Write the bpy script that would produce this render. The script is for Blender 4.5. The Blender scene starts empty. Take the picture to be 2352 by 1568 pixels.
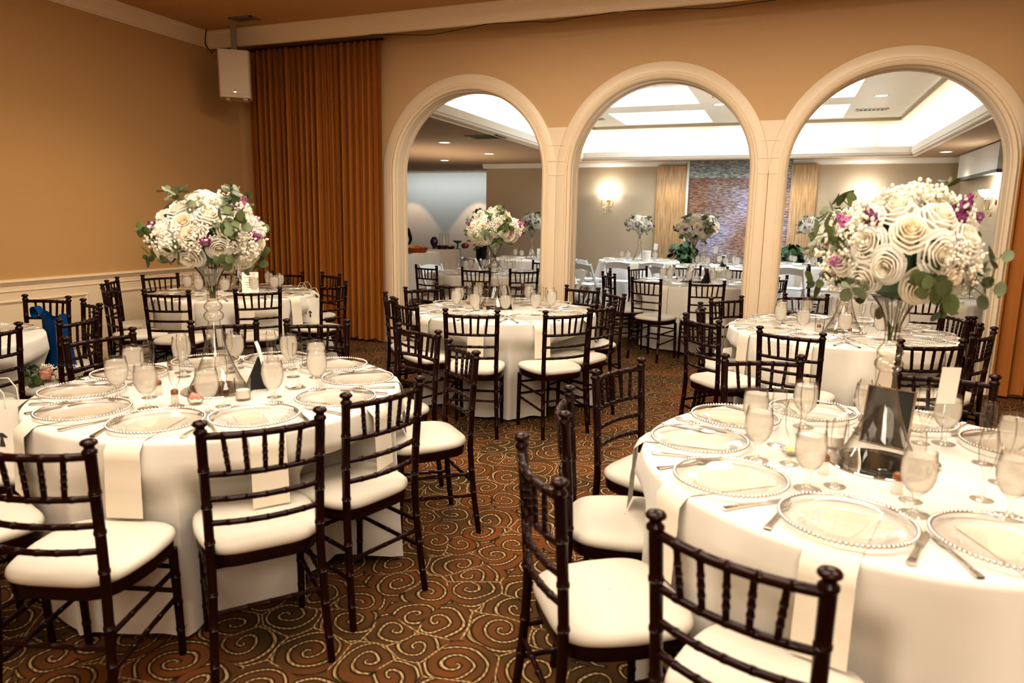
import bpy, math, random
from mathutils import Vector, Matrix
from math import sin, cos, pi, radians as R, sqrt, atan2, hypot, exp
random.seed(7)
D = bpy.data
COL = bpy.context.scene.collection
SC = bpy.context.scene

# ------------------------------------------------------------------ materials
M = {}
def newmat(name):
    m = D.materials.new(name); m.use_nodes = True
    nt = m.node_tree; nt.nodes.clear()
    return m, nt, nt.nodes, nt.links
def N(nt, typ, **kw):
    n = nt.nodes.new(typ)
    for k, v in kw.items():
        if k in n.inputs.keys(): n.inputs[k].default_value = v
        else: setattr(n, k, v)
    return n
def c4(c): return (c[0], c[1], c[2], 1.0)
def srgb(r, g, b):
    f = lambda u: (u/255/12.92) if u/255 <= .04045 else ((u/255+.055)/1.055)**2.4
    return (f(r), f(g), f(b))
def mat(name, col, rough=.5, metal=0., spec=.5, noise=0., nscale=20., bump=0., bscale=60., coat=0., sheen=0., trans=0.):
    m, nt, ns, ln = newmat(name)
    out = N(nt, 'ShaderNodeOutputMaterial'); b = N(nt, 'ShaderNodeBsdfPrincipled')
    b.inputs['Base Color'].default_value = c4(col); b.inputs['Roughness'].default_value = rough
    b.inputs['Metallic'].default_value = metal; b.inputs['Specular IOR Level'].default_value = spec
    b.inputs['Coat Weight'].default_value = coat; b.inputs['Sheen Weight'].default_value = sheen
    ln.new(b.outputs[0], out.inputs[0])
    if noise or bump:
        tc = N(nt, 'ShaderNodeTexCoord')
    if noise:
        t = N(nt, 'ShaderNodeTexNoise', Scale=nscale, Detail=3.0); ln.new(tc.outputs['Object'], t.inputs['Vector'])
        mx = N(nt, 'ShaderNodeMix', data_type='RGBA')
        mx.inputs[6].default_value = c4([x*(1-noise) for x in col]); mx.inputs[7].default_value = c4([min(1, x*(1+noise)) for x in col])
        ln.new(t.outputs[0], mx.inputs[0]); ln.new(mx.outputs[2], b.inputs['Base Color'])
    if bump:
        t2 = N(nt, 'ShaderNodeTexNoise', Scale=bscale, Detail=4.0); ln.new(tc.outputs['Object'], t2.inputs['Vector'])
        bp = N(nt, 'ShaderNodeBump', Strength=bump, Distance=.01); ln.new(t2.outputs[0], bp.inputs['Height']); ln.new(bp.outputs[0], b.inputs['Normal'])
    M[name] = m; return m
def emis(name, col, s):
    m, nt, ns, ln = newmat(name)
    out = N(nt, 'ShaderNodeOutputMaterial'); e = N(nt, 'ShaderNodeEmission', Color=c4(col), Strength=s)
    ln.new(e.outputs[0], out.inputs[0]); M[name] = m
def thin_glass(name, tint, edge, gloss=.9, fr=1.45, body=0., bodycol=(.9,.88,.84)):
    # thin walled glass: clear face on, darker and more reflective at grazing angles
    m, nt, ns, ln = newmat(name)
    out = N(nt, 'ShaderNodeOutputMaterial')
    lw = N(nt, 'ShaderNodeLayerWeight', Blend=.5)
    ramp = N(nt, 'ShaderNodeValToRGB')
    ramp.color_ramp.elements[0].position = .35; ramp.color_ramp.elements[0].color = c4(tint)
    ramp.color_ramp.elements[1].position = 1.; ramp.color_ramp.elements[1].color = c4(edge)
    ln.new(lw.outputs['Facing'], ramp.inputs[0])
    tr = N(nt, 'ShaderNodeBsdfTransparent'); ln.new(ramp.outputs[0], tr.inputs[0])
    gl = N(nt, 'ShaderNodeBsdfGlossy', Roughness=.03); gl.inputs[0].default_value = (gloss, gloss, gloss, 1)
    pw = N(nt, 'ShaderNodeMath', operation='POWER'); pw.inputs[1].default_value = 4.; ln.new(lw.outputs['Facing'], pw.inputs[0])
    f = N(nt, 'ShaderNodeMath', operation='MULTIPLY_ADD'); f.inputs[1].default_value = .62; f.inputs[2].default_value = ((fr-1)/(fr+1))**2*1.6; ln.new(pw.outputs[0], f.inputs[0])
    base = tr
    if body:
        df = N(nt, 'ShaderNodeBsdfDiffuse'); df.inputs[0].default_value = c4(bodycol)
        tl = N(nt, 'ShaderNodeBsdfTranslucent'); tl.inputs[0].default_value = c4(bodycol)
        m2 = N(nt, 'ShaderNodeMixShader'); m2.inputs[0].default_value = .5
        ln.new(df.outputs[0], m2.inputs[1]); ln.new(tl.outputs[0], m2.inputs[2])
        m3 = N(nt, 'ShaderNodeMixShader'); m3.inputs[0].default_value = body
        ln.new(tr.outputs[0], m3.inputs[1]); ln.new(m2.outputs[0], m3.inputs[2]); base = m3
    mx = N(nt, 'ShaderNodeMixShader'); ln.new(f.outputs[0], mx.inputs[0])
    ln.new(base.outputs[0], mx.inputs[1]); ln.new(gl.outputs[0], mx.inputs[2])
    ln.new(mx.outputs[0], out.inputs[0]); M[name] = m
def softpetal(name, col, col2, rad=1.):
    # petals: whiter outside, warmer towards the heart; some light passes through
    m, nt, ns, ln = newmat(name)
    out = N(nt, 'ShaderNodeOutputMaterial'); tc = N(nt, 'ShaderNodeTexCoord')
    le = N(nt, 'ShaderNodeVectorMath', operation='LENGTH'); ln.new(tc.outputs['Object'], le.inputs[0])
    rp = N(nt, 'ShaderNodeValToRGB'); dv = N(nt, 'ShaderNodeMath', operation='DIVIDE'); dv.inputs[1].default_value = rad
    ln.new(le.outputs['Value'], dv.inputs[0]); ln.new(dv.outputs[0], rp.inputs[0])
    rp.color_ramp.elements[0].position = .25; rp.color_ramp.elements[0].color = c4(col2)
    rp.color_ramp.elements[1].position = .75; rp.color_ramp.elements[1].color = c4(col)
    b = N(nt, 'ShaderNodeBsdfPrincipled', Roughness=.6); b.inputs['Specular IOR Level'].default_value = .2
    tl = N(nt, 'ShaderNodeBsdfTranslucent'); mx = N(nt, 'ShaderNodeMixShader'); mx.inputs[0].default_value = .42
    ln.new(rp.outputs[0], b.inputs['Base Color']); ln.new(rp.outputs[0], tl.inputs[0])
    ln.new(b.outputs[0], mx.inputs[1]); ln.new(tl.outputs[0], mx.inputs[2]); ln.new(mx.outputs[0], out.inputs[0]); M[name] = m

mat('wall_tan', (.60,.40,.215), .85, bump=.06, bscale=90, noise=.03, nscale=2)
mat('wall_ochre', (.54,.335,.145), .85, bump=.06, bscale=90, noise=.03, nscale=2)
mat('trim_cream', (.82,.67,.48), .38, noise=.02, nscale=3)
mat('ceil_tan', (.66,.37,.15), .95, bump=.9, bscale=160, noise=.12, nscale=120)
mat('wall_inner_lit', (.52,.43,.31), .85, bump=.05, bscale=90)  # same paint as the front walls, inner-room light put into its colour
mat('soffit_taupe', (.50,.36,.24), .95, bump=.9, bscale=150, noise=.12, nscale=120)
mat('white_paint', (.86,.82,.75), .5, noise=.02, nscale=3)
mat('recess_wall', (.50,.44,.37), .8)
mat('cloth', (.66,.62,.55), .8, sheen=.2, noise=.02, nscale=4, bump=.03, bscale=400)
mat('cloth_cool_lit', (.86,.83,.79), .8, sheen=.2, noise=.02, nscale=4)  # white cloth again, with the rear tables' cooler light put into its colour
mat('napkin', (.71,.64,.52), .85, sheen=.2, bump=.08, bscale=300)
mat('mahogany', (.014,.0024,.0014), .25, spec=.24, noise=.35, nscale=14)
mat('cushion', (.56,.515,.44), .75, spec=.15, noise=.02, nscale=3)
mat('white_resin', (.80,.82,.82), .4)
mat('silver', (.62,.59,.54), .14, 1.)
mat('steel', (.70,.66,.60), .22, 1.)
mat('mirror', (.80,.79,.77), .02, 1.)
mat('brass', (.62,.43,.18), .25, 1.)
mat('copper_lid', (.26,.11,.045), .35, .4)
mat('black', (.006,.006,.006), .5)
mat('black_cloth', (.008,.008,.011), .9)
mat('dark_board', (.018,.02,.016), .6)
mat('paper', (.85,.80,.72), .8)
mat('ink', (.05,.04,.04), .7)
mat('leaf', (.085,.11,.035), .5, noise=.25, nscale=9)
mat('leaf_grey', (.17,.20,.115), .55, noise=.2, nscale=9)
mat('leaf_dark', (.02,.065,.02), .4, noise=.4, nscale=12)
mat('stem', (.07,.09,.03), .6)
mat('bud_white', (.88,.82,.68), .7)
mat('stock', (.50,.15,.34), .6, noise=.45, nscale=30)
mat('stock_dark', (.20,.025,.13), .6, noise=.4, nscale=30)
mat('pink_rose', (.80,.42,.32), .6, noise=.2, nscale=12)
mat('blue_cloth', (.002,.042,.14), .85, spec=.1, noise=.2, nscale=8)
mat('speaker_white', (.62,.52,.38), .5, bump=.1, bscale=300)
mat('travertine_dark', (.10,.05,.03), .4)
mat('bread', (.42,.17,.06), .7, noise=.5, nscale=30, bump=.5, bscale=40)
mat('chip', (.78,.33,.06), .7, noise=.3, nscale=40)
mat('terracotta', (.35,.07,.02), .5)
mat('purple_glass', (.05,.025,.09), .1, spec=.8)
mat('teal', (.06,.22,.22), .2, spec=.7)
mat('red_ceramic', (.40,.05,.025), .25)
mat('cake', (.03,.008,.012), .4)
mat('lemon', (.75,.68,.30), .5)
mat('candy', (.72,.25,.18), .5)
mat('skin', (.42,.22,.14), .5)
mat('hair', (.01,.007,.006), .6)
mat('wire', (.02,.012,.008), .6)
mat('vent_dark', (.03,.02,.012), .7)
mat('vent_grey', (.28,.22,.16), .6)
mat('screen_white', (.72,.72,.70), .6)
mat('door_grey', (.10,.10,.09), .5)
emis('can_glow', (1,.83,.6), 9.)
emis('shade_glow', (1,.93,.82), 9.)
emis('sky_panel', (.82,.93,1.), 1.25)
thin_glass('glass', (.985,.98,.97), (.50,.46,.40), .95, 1.42)
thin_glass('vase_glass', (.95,.94,.92), (.24,.20,.15), 1., 1.5)
thin_glass('plate_glass', (1.,1.,1.), (.96,.95,.93), 1., 1.35)
thin_glass('ice_water', (.97,.96,.93), (.85,.82,.78), .8, 1.33, body=.54, bodycol=(.96,.93,.87))
thin_glass('vase_water', (.93,.91,.87), (.5,.47,.42), .8, 1.33)
softpetal('rose_white', (.96,.93,.86), (.96,.89,.72))
softpetal('rose_ivory', (.95,.89,.77), (.94,.82,.60))
softpetal('hydrangea_white', (.94,.92,.80), (.74,.76,.46))

def make_carpet():
    m, nt, ns, ln = newmat('carpet'); M['carpet'] = m
    out = N(nt, 'ShaderNodeOutputMaterial'); b = N(nt, 'ShaderNodeBsdfPrincipled', Roughness=.95)
    b.inputs['Specular IOR Level'].default_value = .1
    tc = N(nt, 'ShaderNodeTexCoord')
    # slight wobble so the scrolls look drawn by hand
    nz = N(nt, 'ShaderNodeTexNoise', Scale=5., Detail=1.); ln.new(tc.outputs['Object'], nz.inputs['Vector'])
    sub = N(nt, 'ShaderNodeVectorMath', operation='SUBTRACT'); sub.inputs[1].default_value = (.5,.5,.5); ln.new(nz.outputs['Color'], sub.inputs[0])
    scl = N(nt, 'ShaderNodeVectorMath', operation='SCALE'); scl.inputs['Scale'].default_value = .075; ln.new(sub.outputs[0], scl.inputs[0])
    add = N(nt, 'ShaderNodeVectorMath', operation='ADD'); ln.new(tc.outputs['Object'], add.inputs[0]); ln.new(scl.outputs[0], add.inputs[1])
    flat = N(nt, 'ShaderNodeVectorMath', operation='MULTIPLY'); flat.inputs[1].default_value = (1,1,0); ln.new(add.outputs[0], flat.inputs[0])
    S = 5.2
    vo = N(nt, 'ShaderNodeTexVoronoi', voronoi_dimensions='2D', Scale=S, Randomness=.72); ln.new(flat.outputs[0], vo.inputs['Vector'])
    ve = N(nt, 'ShaderNodeTexVoronoi', voronoi_dimensions='2D', feature='DISTANCE_TO_EDGE', Scale=S, Randomness=.72); ln.new(flat.outputs[0], ve.inputs['Vector'])
    df = N(nt, 'ShaderNodeVectorMath', operation='SUBTRACT'); ln.new(flat.outputs[0], df.inputs[0]); ln.new(vo.outputs['Position'], df.inputs[1])
    sx = N(nt, 'ShaderNodeSeparateXYZ'); ln.new(df.outputs[0], sx.inputs[0])
    at = N(nt, 'ShaderNodeMath', operation='ARCTAN2'); ln.new(sx.outputs[1], at.inputs[0]); ln.new(sx.outputs[0], at.inputs[1])
    at2 = N(nt, 'ShaderNodeMath', operation='DIVIDE'); ln.new(at.outputs[0], at2.inputs[0]); at2.inputs[1].default_value = 2*pi
    sc2 = N(nt, 'ShaderNodeSeparateColor'); ln.new(vo.outputs['Color'], sc2.inputs[0])
    hand = N(nt, 'ShaderNodeMath', operation='GREATER_THAN'); hand.inputs[1].default_value = .35; ln.new(sc2.outputs[0], hand.inputs[0])
    h2 = N(nt, 'ShaderNodeMath', operation='MULTIPLY_ADD'); h2.inputs[1].default_value = 2.; h2.inputs[2].default_value = -1.; ln.new(hand.outputs[0], h2.inputs[0])
    ath = N(nt, 'ShaderNodeMath', operation='MULTIPLY'); ln.new(at2.outputs[0], ath.inputs[0]); ln.new(h2.outputs[0], ath.inputs[1])
    ra = N(nt, 'ShaderNodeVectorMath', operation='LENGTH'); ln.new(df.outputs[0], ra.inputs[0])
    rp = N(nt, 'ShaderNodeMath', operation='DIVIDE'); ln.new(ra.outputs['Value'], rp.inputs[0]); rp.inputs[1].default_value = .052
    s = N(nt, 'ShaderNodeMath', operation='SUBTRACT'); ln.new(rp.outputs[0], s.inputs[0]); ln.new(ath.outputs[0], s.inputs[1])
    s2 = N(nt, 'ShaderNodeMath', operation='ADD'); ln.new(s.outputs[0], s2.inputs[0]); ln.new(sc2.outputs[1], s2.inputs[1])
    fr = N(nt, 'ShaderNodeMath', operation='FRACT'); ln.new(s2.outputs[0], fr.inputs[0])
    ab = N(nt, 'ShaderNodeMath', operation='SUBTRACT'); ln.new(fr.outputs[0], ab.inputs[0]); ab.inputs[1].default_value = .5
    ab2 = N(nt, 'ShaderNodeMath', operation='ABSOLUTE'); ln.new(ab.outputs[0], ab2.inputs[0])
    # rope twist on the line
    wv = N(nt, 'ShaderNodeTexWave', Scale=26., bands_direction='DIAGONAL'); wv.inputs['Distortion'].default_value = .5; ln.new(flat.outputs[0], wv.inputs['Vector'])
    def band(src, w0, w1, lo=1., hi=0.):
        mr = N(nt, 'ShaderNodeMapRange'); mr.inputs[1].default_value = w0; mr.inputs[2].default_value = w1
        mr.inputs[3].default_value = lo; mr.inputs[4].default_value = hi; ln.new(src.outputs[0], mr.inputs[0]); return mr
    line = band(ab2, .075, .10); shade = band(ab2, .17, .26)
    edge = band(ve, .013, .021); eshade = band(ve, .05, .09)
    keep = band(ve, .02, .05, 0., 1.)
    l2 = N(nt, 'ShaderNodeMath', operation='MULTIPLY'); ln.new(line.outputs[0], l2.inputs[0]); ln.new(keep.outputs[0], l2.inputs[1])
    # only part of each cell border is drawn, so scrolls link up like tendrils
    gate = N(nt, 'ShaderNodeTexNoise', Scale=3.3, Detail=0.); ln.new(tc.outputs['Object'], gate.inputs['Vector'])
    g2 = band(gate, .47, .50, 0., 1.)
    e2 = N(nt, 'ShaderNodeMath', operation='MULTIPLY'); ln.new(edge.outputs[0], e2.inputs[0]); ln.new(g2.outputs[0], e2.inputs[1])
    mxl = N(nt, 'ShaderNodeMath', operation='MAXIMUM'); ln.new(l2.outputs[0], mxl.inputs[0]); ln.new(e2.outputs[0], mxl.inputs[1])
    bg = N(nt, 'ShaderNodeTexNoise', Scale=2.2, Detail=2.); ln.new(tc.outputs['Object'], bg.inputs['Vector'])
    bgr = N(nt, 'ShaderNodeValToRGB'); ln.new(bg.outputs[0], bgr.inputs[0])
    bgr.color_ramp.elements[0].position = .38; bgr.color_ramp.elements[0].color = c4((.062,.036,.014))
    bgr.color_ramp.elements[1].position = .62; bgr.color_ramp.elements[1].color = c4((.155,.055,.016))
    dk = N(nt, 'ShaderNodeMix', data_type='RGBA'); ln.new(shade.outputs[0], dk.inputs[0]); ln.new(bgr.outputs[0], dk.inputs[6]); dk.inputs[7].default_value = c4((.022,.014,.006))
    tan = N(nt, 'ShaderNodeMix', data_type='RGBA'); ln.new(wv.outputs['Fac'], tan.inputs[0]); tan.inputs[6].default_value = c4((.19,.115,.05)); tan.inputs[7].default_value = c4((.42,.285,.145))
    fin = N(nt, 'ShaderNodeMix', data_type='RGBA'); ln.new(mxl.outputs[0], fin.inputs[0]); ln.new(dk.outputs[2], fin.inputs[6]); ln.new(tan.outputs[2], fin.inputs[7])
    ln.new(fin.outputs[2], b.inputs['Base Color'])
    fn = N(nt, 'ShaderNodeTexNoise', Scale=500., Detail=2.); ln.new(tc.outputs['Object'], fn.inputs['Vector'])
    bp = N(nt, 'ShaderNodeBump', Strength=.6, Distance=.004); ln.new(fn.outputs[0], bp.inputs['Height']); ln.new(bp.outputs[0], b.inputs['Normal'])
    ln.new(b.outputs[0], out.inputs[0])
make_carpet()
def make_stone():
    m, nt, ns, ln = newmat('travertine'); M['travertine'] = m
    out = N(nt, 'ShaderNodeOutputMaterial'); b = N(nt, 'ShaderNodeBsdfPrincipled', Roughness=.5)
    tc = N(nt, 'ShaderNodeTexCoord'); mp = N(nt, 'ShaderNodeMapping'); mp.inputs['Scale'].default_value = (22, 9, 1.6)
    ln.new(tc.outputs['Object'], mp.inputs[0])
    t = N(nt, 'ShaderNodeTexNoise', Scale=1.6, Detail=5.); ln.new(mp.outputs[0], t.inputs['Vector'])
    r = N(nt, 'ShaderNodeValToRGB'); ln.new(t.outputs[0], r.inputs[0])
    r.color_ramp.elements[0].position = .3; r.color_ramp.elements[0].color = c4((.34,.20,.095))
    r.color_ramp.elements[1].position = .62; r.color_ramp.elements[1].color = c4((.56,.385,.21))
    ln.new(r.outputs[0], b.inputs['Base Color']); ln.new(b.outputs[0], out.inputs[0])
make_stone()
def make_waterwall():
    m, nt, ns, ln = newmat('water_wall'); M['water_wall'] = m
    out = N(nt, 'ShaderNodeOutputMaterial'); b = N(nt, 'ShaderNodeBsdfPrincipled', Roughness=.38)
    b.inputs['Metallic'].default_value = .25; b.inputs['Coat Weight'].default_value = .3
    tc = N(nt, 'ShaderNodeTexCoord'); mp = N(nt, 'ShaderNodeMapping'); mp.inputs['Scale'].default_value = (8, 1, 48)
    ln.new(tc.outputs['Object'], mp.inputs[0])
    t = N(nt, 'ShaderNodeTexNoise', Scale=1.3, Detail=4., Roughness=.65); ln.new(mp.outputs[0], t.inputs['Vector'])
    big = N(nt, 'ShaderNodeTexNoise', Scale=.9, Detail=2.); ln.new(tc.outputs['Object'], big.inputs['Vector'])
    r = N(nt, 'ShaderNodeValToRGB'); ln.new(big.outputs[0], r.inputs[0])
    r.color_ramp.elements[0].position = .40; r.color_ramp.elements[0].color = c4((.40,.24,.16))
    r.color_ramp.elements[1].position = .60; r.color_ramp.elements[1].color = c4((.52,.49,.64))  # lavender stands for reflected daylight, painted into the copper colour
    e = r.color_ramp.elements.new(.5); e.color = c4((.47,.37,.34))
    rp = N(nt, 'ShaderNodeValToRGB'); ln.new(t.outputs[0], rp.inputs[0])
    rp.color_ramp.elements[0].position = .42; rp.color_ramp.elements[0].color = (.35,.32,.33,1)
    rp.color_ramp.elements[1].position = .60; rp.color_ramp.elements[1].color = (1.25,1.25,1.3,1)
    mx = N(nt, 'ShaderNodeMix', data_type='RGBA', blend_type='MULTIPLY'); mx.inputs[0].default_value = 1.
    ln.new(r.outputs[0], mx.inputs[6]); ln.new(rp.outputs[0], mx.inputs[7]); ln.new(mx.outputs[2], b.inputs['Base Color'])
    bp = N(nt, 'ShaderNodeBump', Strength=.8, Distance=.03); ln.new(t.outputs[0], bp.inputs['Height']); ln.new(bp.outputs[0], b.inputs['Normal'])
    ln.new(b.outputs[0], out.inputs[0])
    m2 = m.copy(); m2.name = 'water_header'; M['water_header'] = m2
    for n in m2.node_tree.nodes:
        if n.type == 'VALTORGB' and len(n.color_ramp.elements) == 3:
            for el, c in zip(n.color_ramp.elements, ((.50,.55,.54), (.55,.61,.61), (.60,.66,.66))): el.color = c4(c)
make_waterwall()
def make_curtain_mat():
    m, nt, ns, ln = newmat('curtain'); M['curtain'] = m
    out = N(nt, 'ShaderNodeOutputMaterial'); b = N(nt, 'ShaderNodeBsdfPrincipled', Roughness=.75)
    b.inputs['Sheen Weight'].default_value = .3; b.inputs['Sheen Tint'].default_value = c4((.9,.45,.1))
    tc = N(nt, 'ShaderNodeTexCoord'); t = N(nt, 'ShaderNodeTexNoise', Scale=1.5, Detail=3.); ln.new(tc.outputs['Object'], t.inputs['Vector'])
    mx = N(nt, 'ShaderNodeMix', data_type='RGBA'); mx.inputs[6].default_value = c4((.30,.105,.014)); mx.inputs[7].default_value = c4((.42,.155,.024))
    ln.new(t.outputs[0], mx.inputs[0]); ln.new(mx.outputs[2], b.inputs['Base Color']); ln.new(b.outputs[0], out.inputs[0])
make_curtain_mat()

# ------------------------------------------------------------------ mesh helpers
class MB:
    def __init__(s): s.v = []; s.f = []; s.mi = []; s.cur = 0
    def add(s, vs, fs):
        o = len(s.v); s.v += [tuple(p) for p in vs]; s.f += [tuple(i+o for i in f) for f in fs]; s.mi += [s.cur]*len(fs)
    def box(s, x0, x1, y0, y1, z0, z1, T=None):
        vs = [(x0,y0,z0),(x1,y0,z0),(x1,y1,z0),(x0,y1,z0),(x0,y0,z1),(x1,y0,z1),(x1,y1,z1),(x0,y1,z1)]
        if T is not None: vs = [T @ Vector(p) for p in vs]
        s.add(vs, [(3,2,1,0),(4,5,6,7),(0,1,5,4),(1,2,6,5),(2,3,7,6),(3,0,4,7)])
    def lathe(s, prof, n=24, T=None, cap0=False, cap1=False):
        vs = []; fs = []
        for r, z in prof:
            for k in range(n):
                a = 2*pi*k/n; vs.append((r*cos(a), r*sin(a), z))
        if T is not None: vs = [T @ Vector(p) for p in vs]
        for i in range(len(prof)-1):
            for k in range(n):
                k2 = (k+1) % n; fs.append((i*n+k, i*n+k2, (i+1)*n+k2, (i+1)*n+k))
        if cap0: fs.append(tuple(range(n-1, -1, -1)))
        if cap1: fs.append(tuple((len(prof)-1)*n+k for k in range(n)))
        s.add(vs, fs)
    def tube(s, pts, rad, n=8, cap=True):
        pts = [Vector(p) for p in pts]; m = len(pts)
        if not hasattr(rad, '__len__'): rad = [rad]*m
        t0 = (pts[1]-pts[0]).normalized(); ref = Vector((0,0,1)) if abs(t0.z) < .9 else Vector((1,0,0))
        u = t0.cross(ref).normalized(); vs = []; fs = []
        for i, p in enumerate(pts):
            t = (pts[min(i+1,m-1)]-pts[max(i-1,0)]).normalized()
            u = (u - t*u.dot(t)).normalized(); w = t.cross(u)
            for k in range(n):
                a = 2*pi*k/n; vs.append(p+(u*cos(a)+w*sin(a))*rad[i])
        for i in range(m-1):
            for k in range(n):
                k2 = (k+1) % n; fs.append((i*n+k, i*n+k2, (i+1)*n+k2, (i+1)*n+k))
        if cap: fs.append(tuple(range(n-1,-1,-1))); fs.append(tuple((m-1)*n+k for k in range(n)))
        s.add(vs, fs)
    def grid(s, rows, closed=False):
        n = len(rows[0]); vs = [p for r in rows for p in r]; fs = []
        for i in range(len(rows)-1):
            for k in range(n if closed else n-1):
                k2 = (k+1) % n; fs.append((i*n+k, i*n+k2, (i+1)*n+k2, (i+1)*n+k))
        s.add(vs, fs)
    def prism(s, poly, a, b, f):
        # poly: 2D outline, extruded between a and b; f(u,v,w) -> 3D
        n = len(poly); vs = [f(u,v,a) for u,v in poly]+[f(u,v,b) for u,v in poly]
        fs = [tuple(range(n-1,-1,-1)), tuple(range(n,2*n))]+[(k,(k+1)%n,(k+1)%n+n,k+n) for k in range(n)]
        s.add(vs, fs)
    def ball(s, c, r, seg=8, ring=5, sc=(1,1,1)):
        rows = []
        for i in range(ring+1):
            p = pi*i/ring - pi/2
            rows.append([(c[0]+r*sc[0]*max(cos(p),1e-3)*cos(2*pi*k/seg), c[1]+r*sc[1]*max(cos(p),1e-3)*sin(2*pi*k/seg), c[2]+r*sc[2]*sin(p)) for k in range(seg)])
        s.grid(rows, True)
    def mesh(s, name, mats, smooth=40):
        me = D.meshes.new(name); me.from_pydata(s.v, [], s.f)
        for m in (mats if isinstance(mats, (list,tuple)) else [mats]): me.materials.append(M[m])
        if len(set(s.mi)) > 1: me.polygons.foreach_set('material_index', s.mi)
        if smooth:
            me.shade_smooth()
            if smooth < 180: me.set_sharp_from_angle(angle=R(smooth))
        me.update(); return me
def link(name, me, parent=None, loc=(0,0,0), rot=(0,0,0), scl=(1,1,1)):
    o = D.objects.new(name, me); COL.objects.link(o)
    o.location = loc; o.rotation_euler = rot; o.scale = scl
    if parent: o.parent = parent
    return o
def obj(name, mb, m, parent=None, smooth=40, **kw): return link(name, mb.mesh(name, m, smooth), parent, **kw)
def tag(o, label, cat, group=None):
    o['label'] = label; o['category'] = cat
    if group: o['group'] = group
    return o
def thing(name, label, cat, loc=(0,0,0), rz=0, group=None):
    o = D.objects.new(name, None); COL.objects.link(o); o.empty_display_size = .1
    o.location = loc; o.rotation_euler = (0,0,rz); return tag(o, label, cat, group)
def struct(name, mb, m, smooth=30):
    o = obj(name, mb, m, smooth=smooth); o['kind'] = 'structure'; return o
CHILD = {}
def kids(o):
    return [c for c in o.children]
def dup(root, loc, rz, label, group=None, scl=None):
    r = root.copy(); COL.objects.link(r); r.location = loc; r.rotation_euler = (0,0,rz); r['label'] = label
    if scl: r.scale = (scl,)*3
    if group: r['group'] = group
    for ch in kids(root):
        c = ch.copy(); COL.objects.link(c); c.parent = r
        for g in kids(ch):
            d = g.copy(); COL.objects.link(d); d.parent = c
    return r
used = set()
def place(root, loc, rz, label, group=None, scl=None):
    if root.name not in used:
        used.add(root.name); root.location = loc; root.rotation_euler = (0,0,rz); root['label'] = label
        if group: root['group'] = group
        if scl: root.scale = (scl,)*3
        return root
    return dup(root, loc, rz, label, group, scl)
def catmull(pts, n):
    out = []; P = [Vector(p) for p in pts]; P = [2*P[0]-P[1]]+P+[2*P[-1]-P[-2]]
    m = len(pts)-1
    for i in range(n+1):
        t = i/n*m; k = min(int(t), m-1); t -= k; a,b,c,d = P[k:k+4]
        out.append(.5*((2*b)+(c-a)*t+(2*a-5*b+4*c-d)*t*t+(-a+3*b-3*c+d)*t**3))
    return out
def bamboo(mb, pts, r0, r1, rings, n=8, width=.006, amp=1.16):
    # turned bamboo member: smooth taper with raised rings at the given lengths (0..1)
    P = catmull(pts, 60); L = [0]
    for i in range(60): L.append(L[-1]+(P[i+1]-P[i]).length)
    tot = L[-1]
    def at(s):
        s = min(max(s,0),tot)
        for i in range(60):
            if L[i+1] >= s-1e-9: return P[i].lerp(P[i+1], (s-L[i])/(L[i+1]-L[i]+1e-12))
        return P[-1]
    ss = [(tot*i/10, 1.) for i in range(11)]
    for q in rings:
        c = q*tot; ss = [a for a in ss if abs(a[0]-c) > width*1.6]
        ss += [(c-width*1.3, 1.), (c-width*.5, amp), (c, .95), (c+width*.5, amp), (c+width*1.3, 1.)]
    ss.sort()
    mb.tube([at(a) for a,_ in ss], [(r0+(r1-r0)*a/tot)*k for a,k in ss], n)

CAM = Vector((0,0,1.53))
HOURS = ['twelve','one','two','three','four','five','six','seven','eight','nine','ten','eleven']
class Clock:
    """names the places round a table like a clock face seen from the camera, six nearest"""
    def __init__(s, c): s.c = c; s.base = math.degrees(atan2(-c[1], -c[0])); s.used = {}
    def hour(s, ang, key):
        h = (6 - ((ang - s.base + 180) % 360 - 180)/30) % 12
        u = s.used.setdefault(key, set())
        for k in sorted(range(12), key=lambda k: abs((k-h+6) % 12-6)):
            if k not in u: u.add(k); return HOURS[k]+" o'clock"
        return 'centre'

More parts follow.
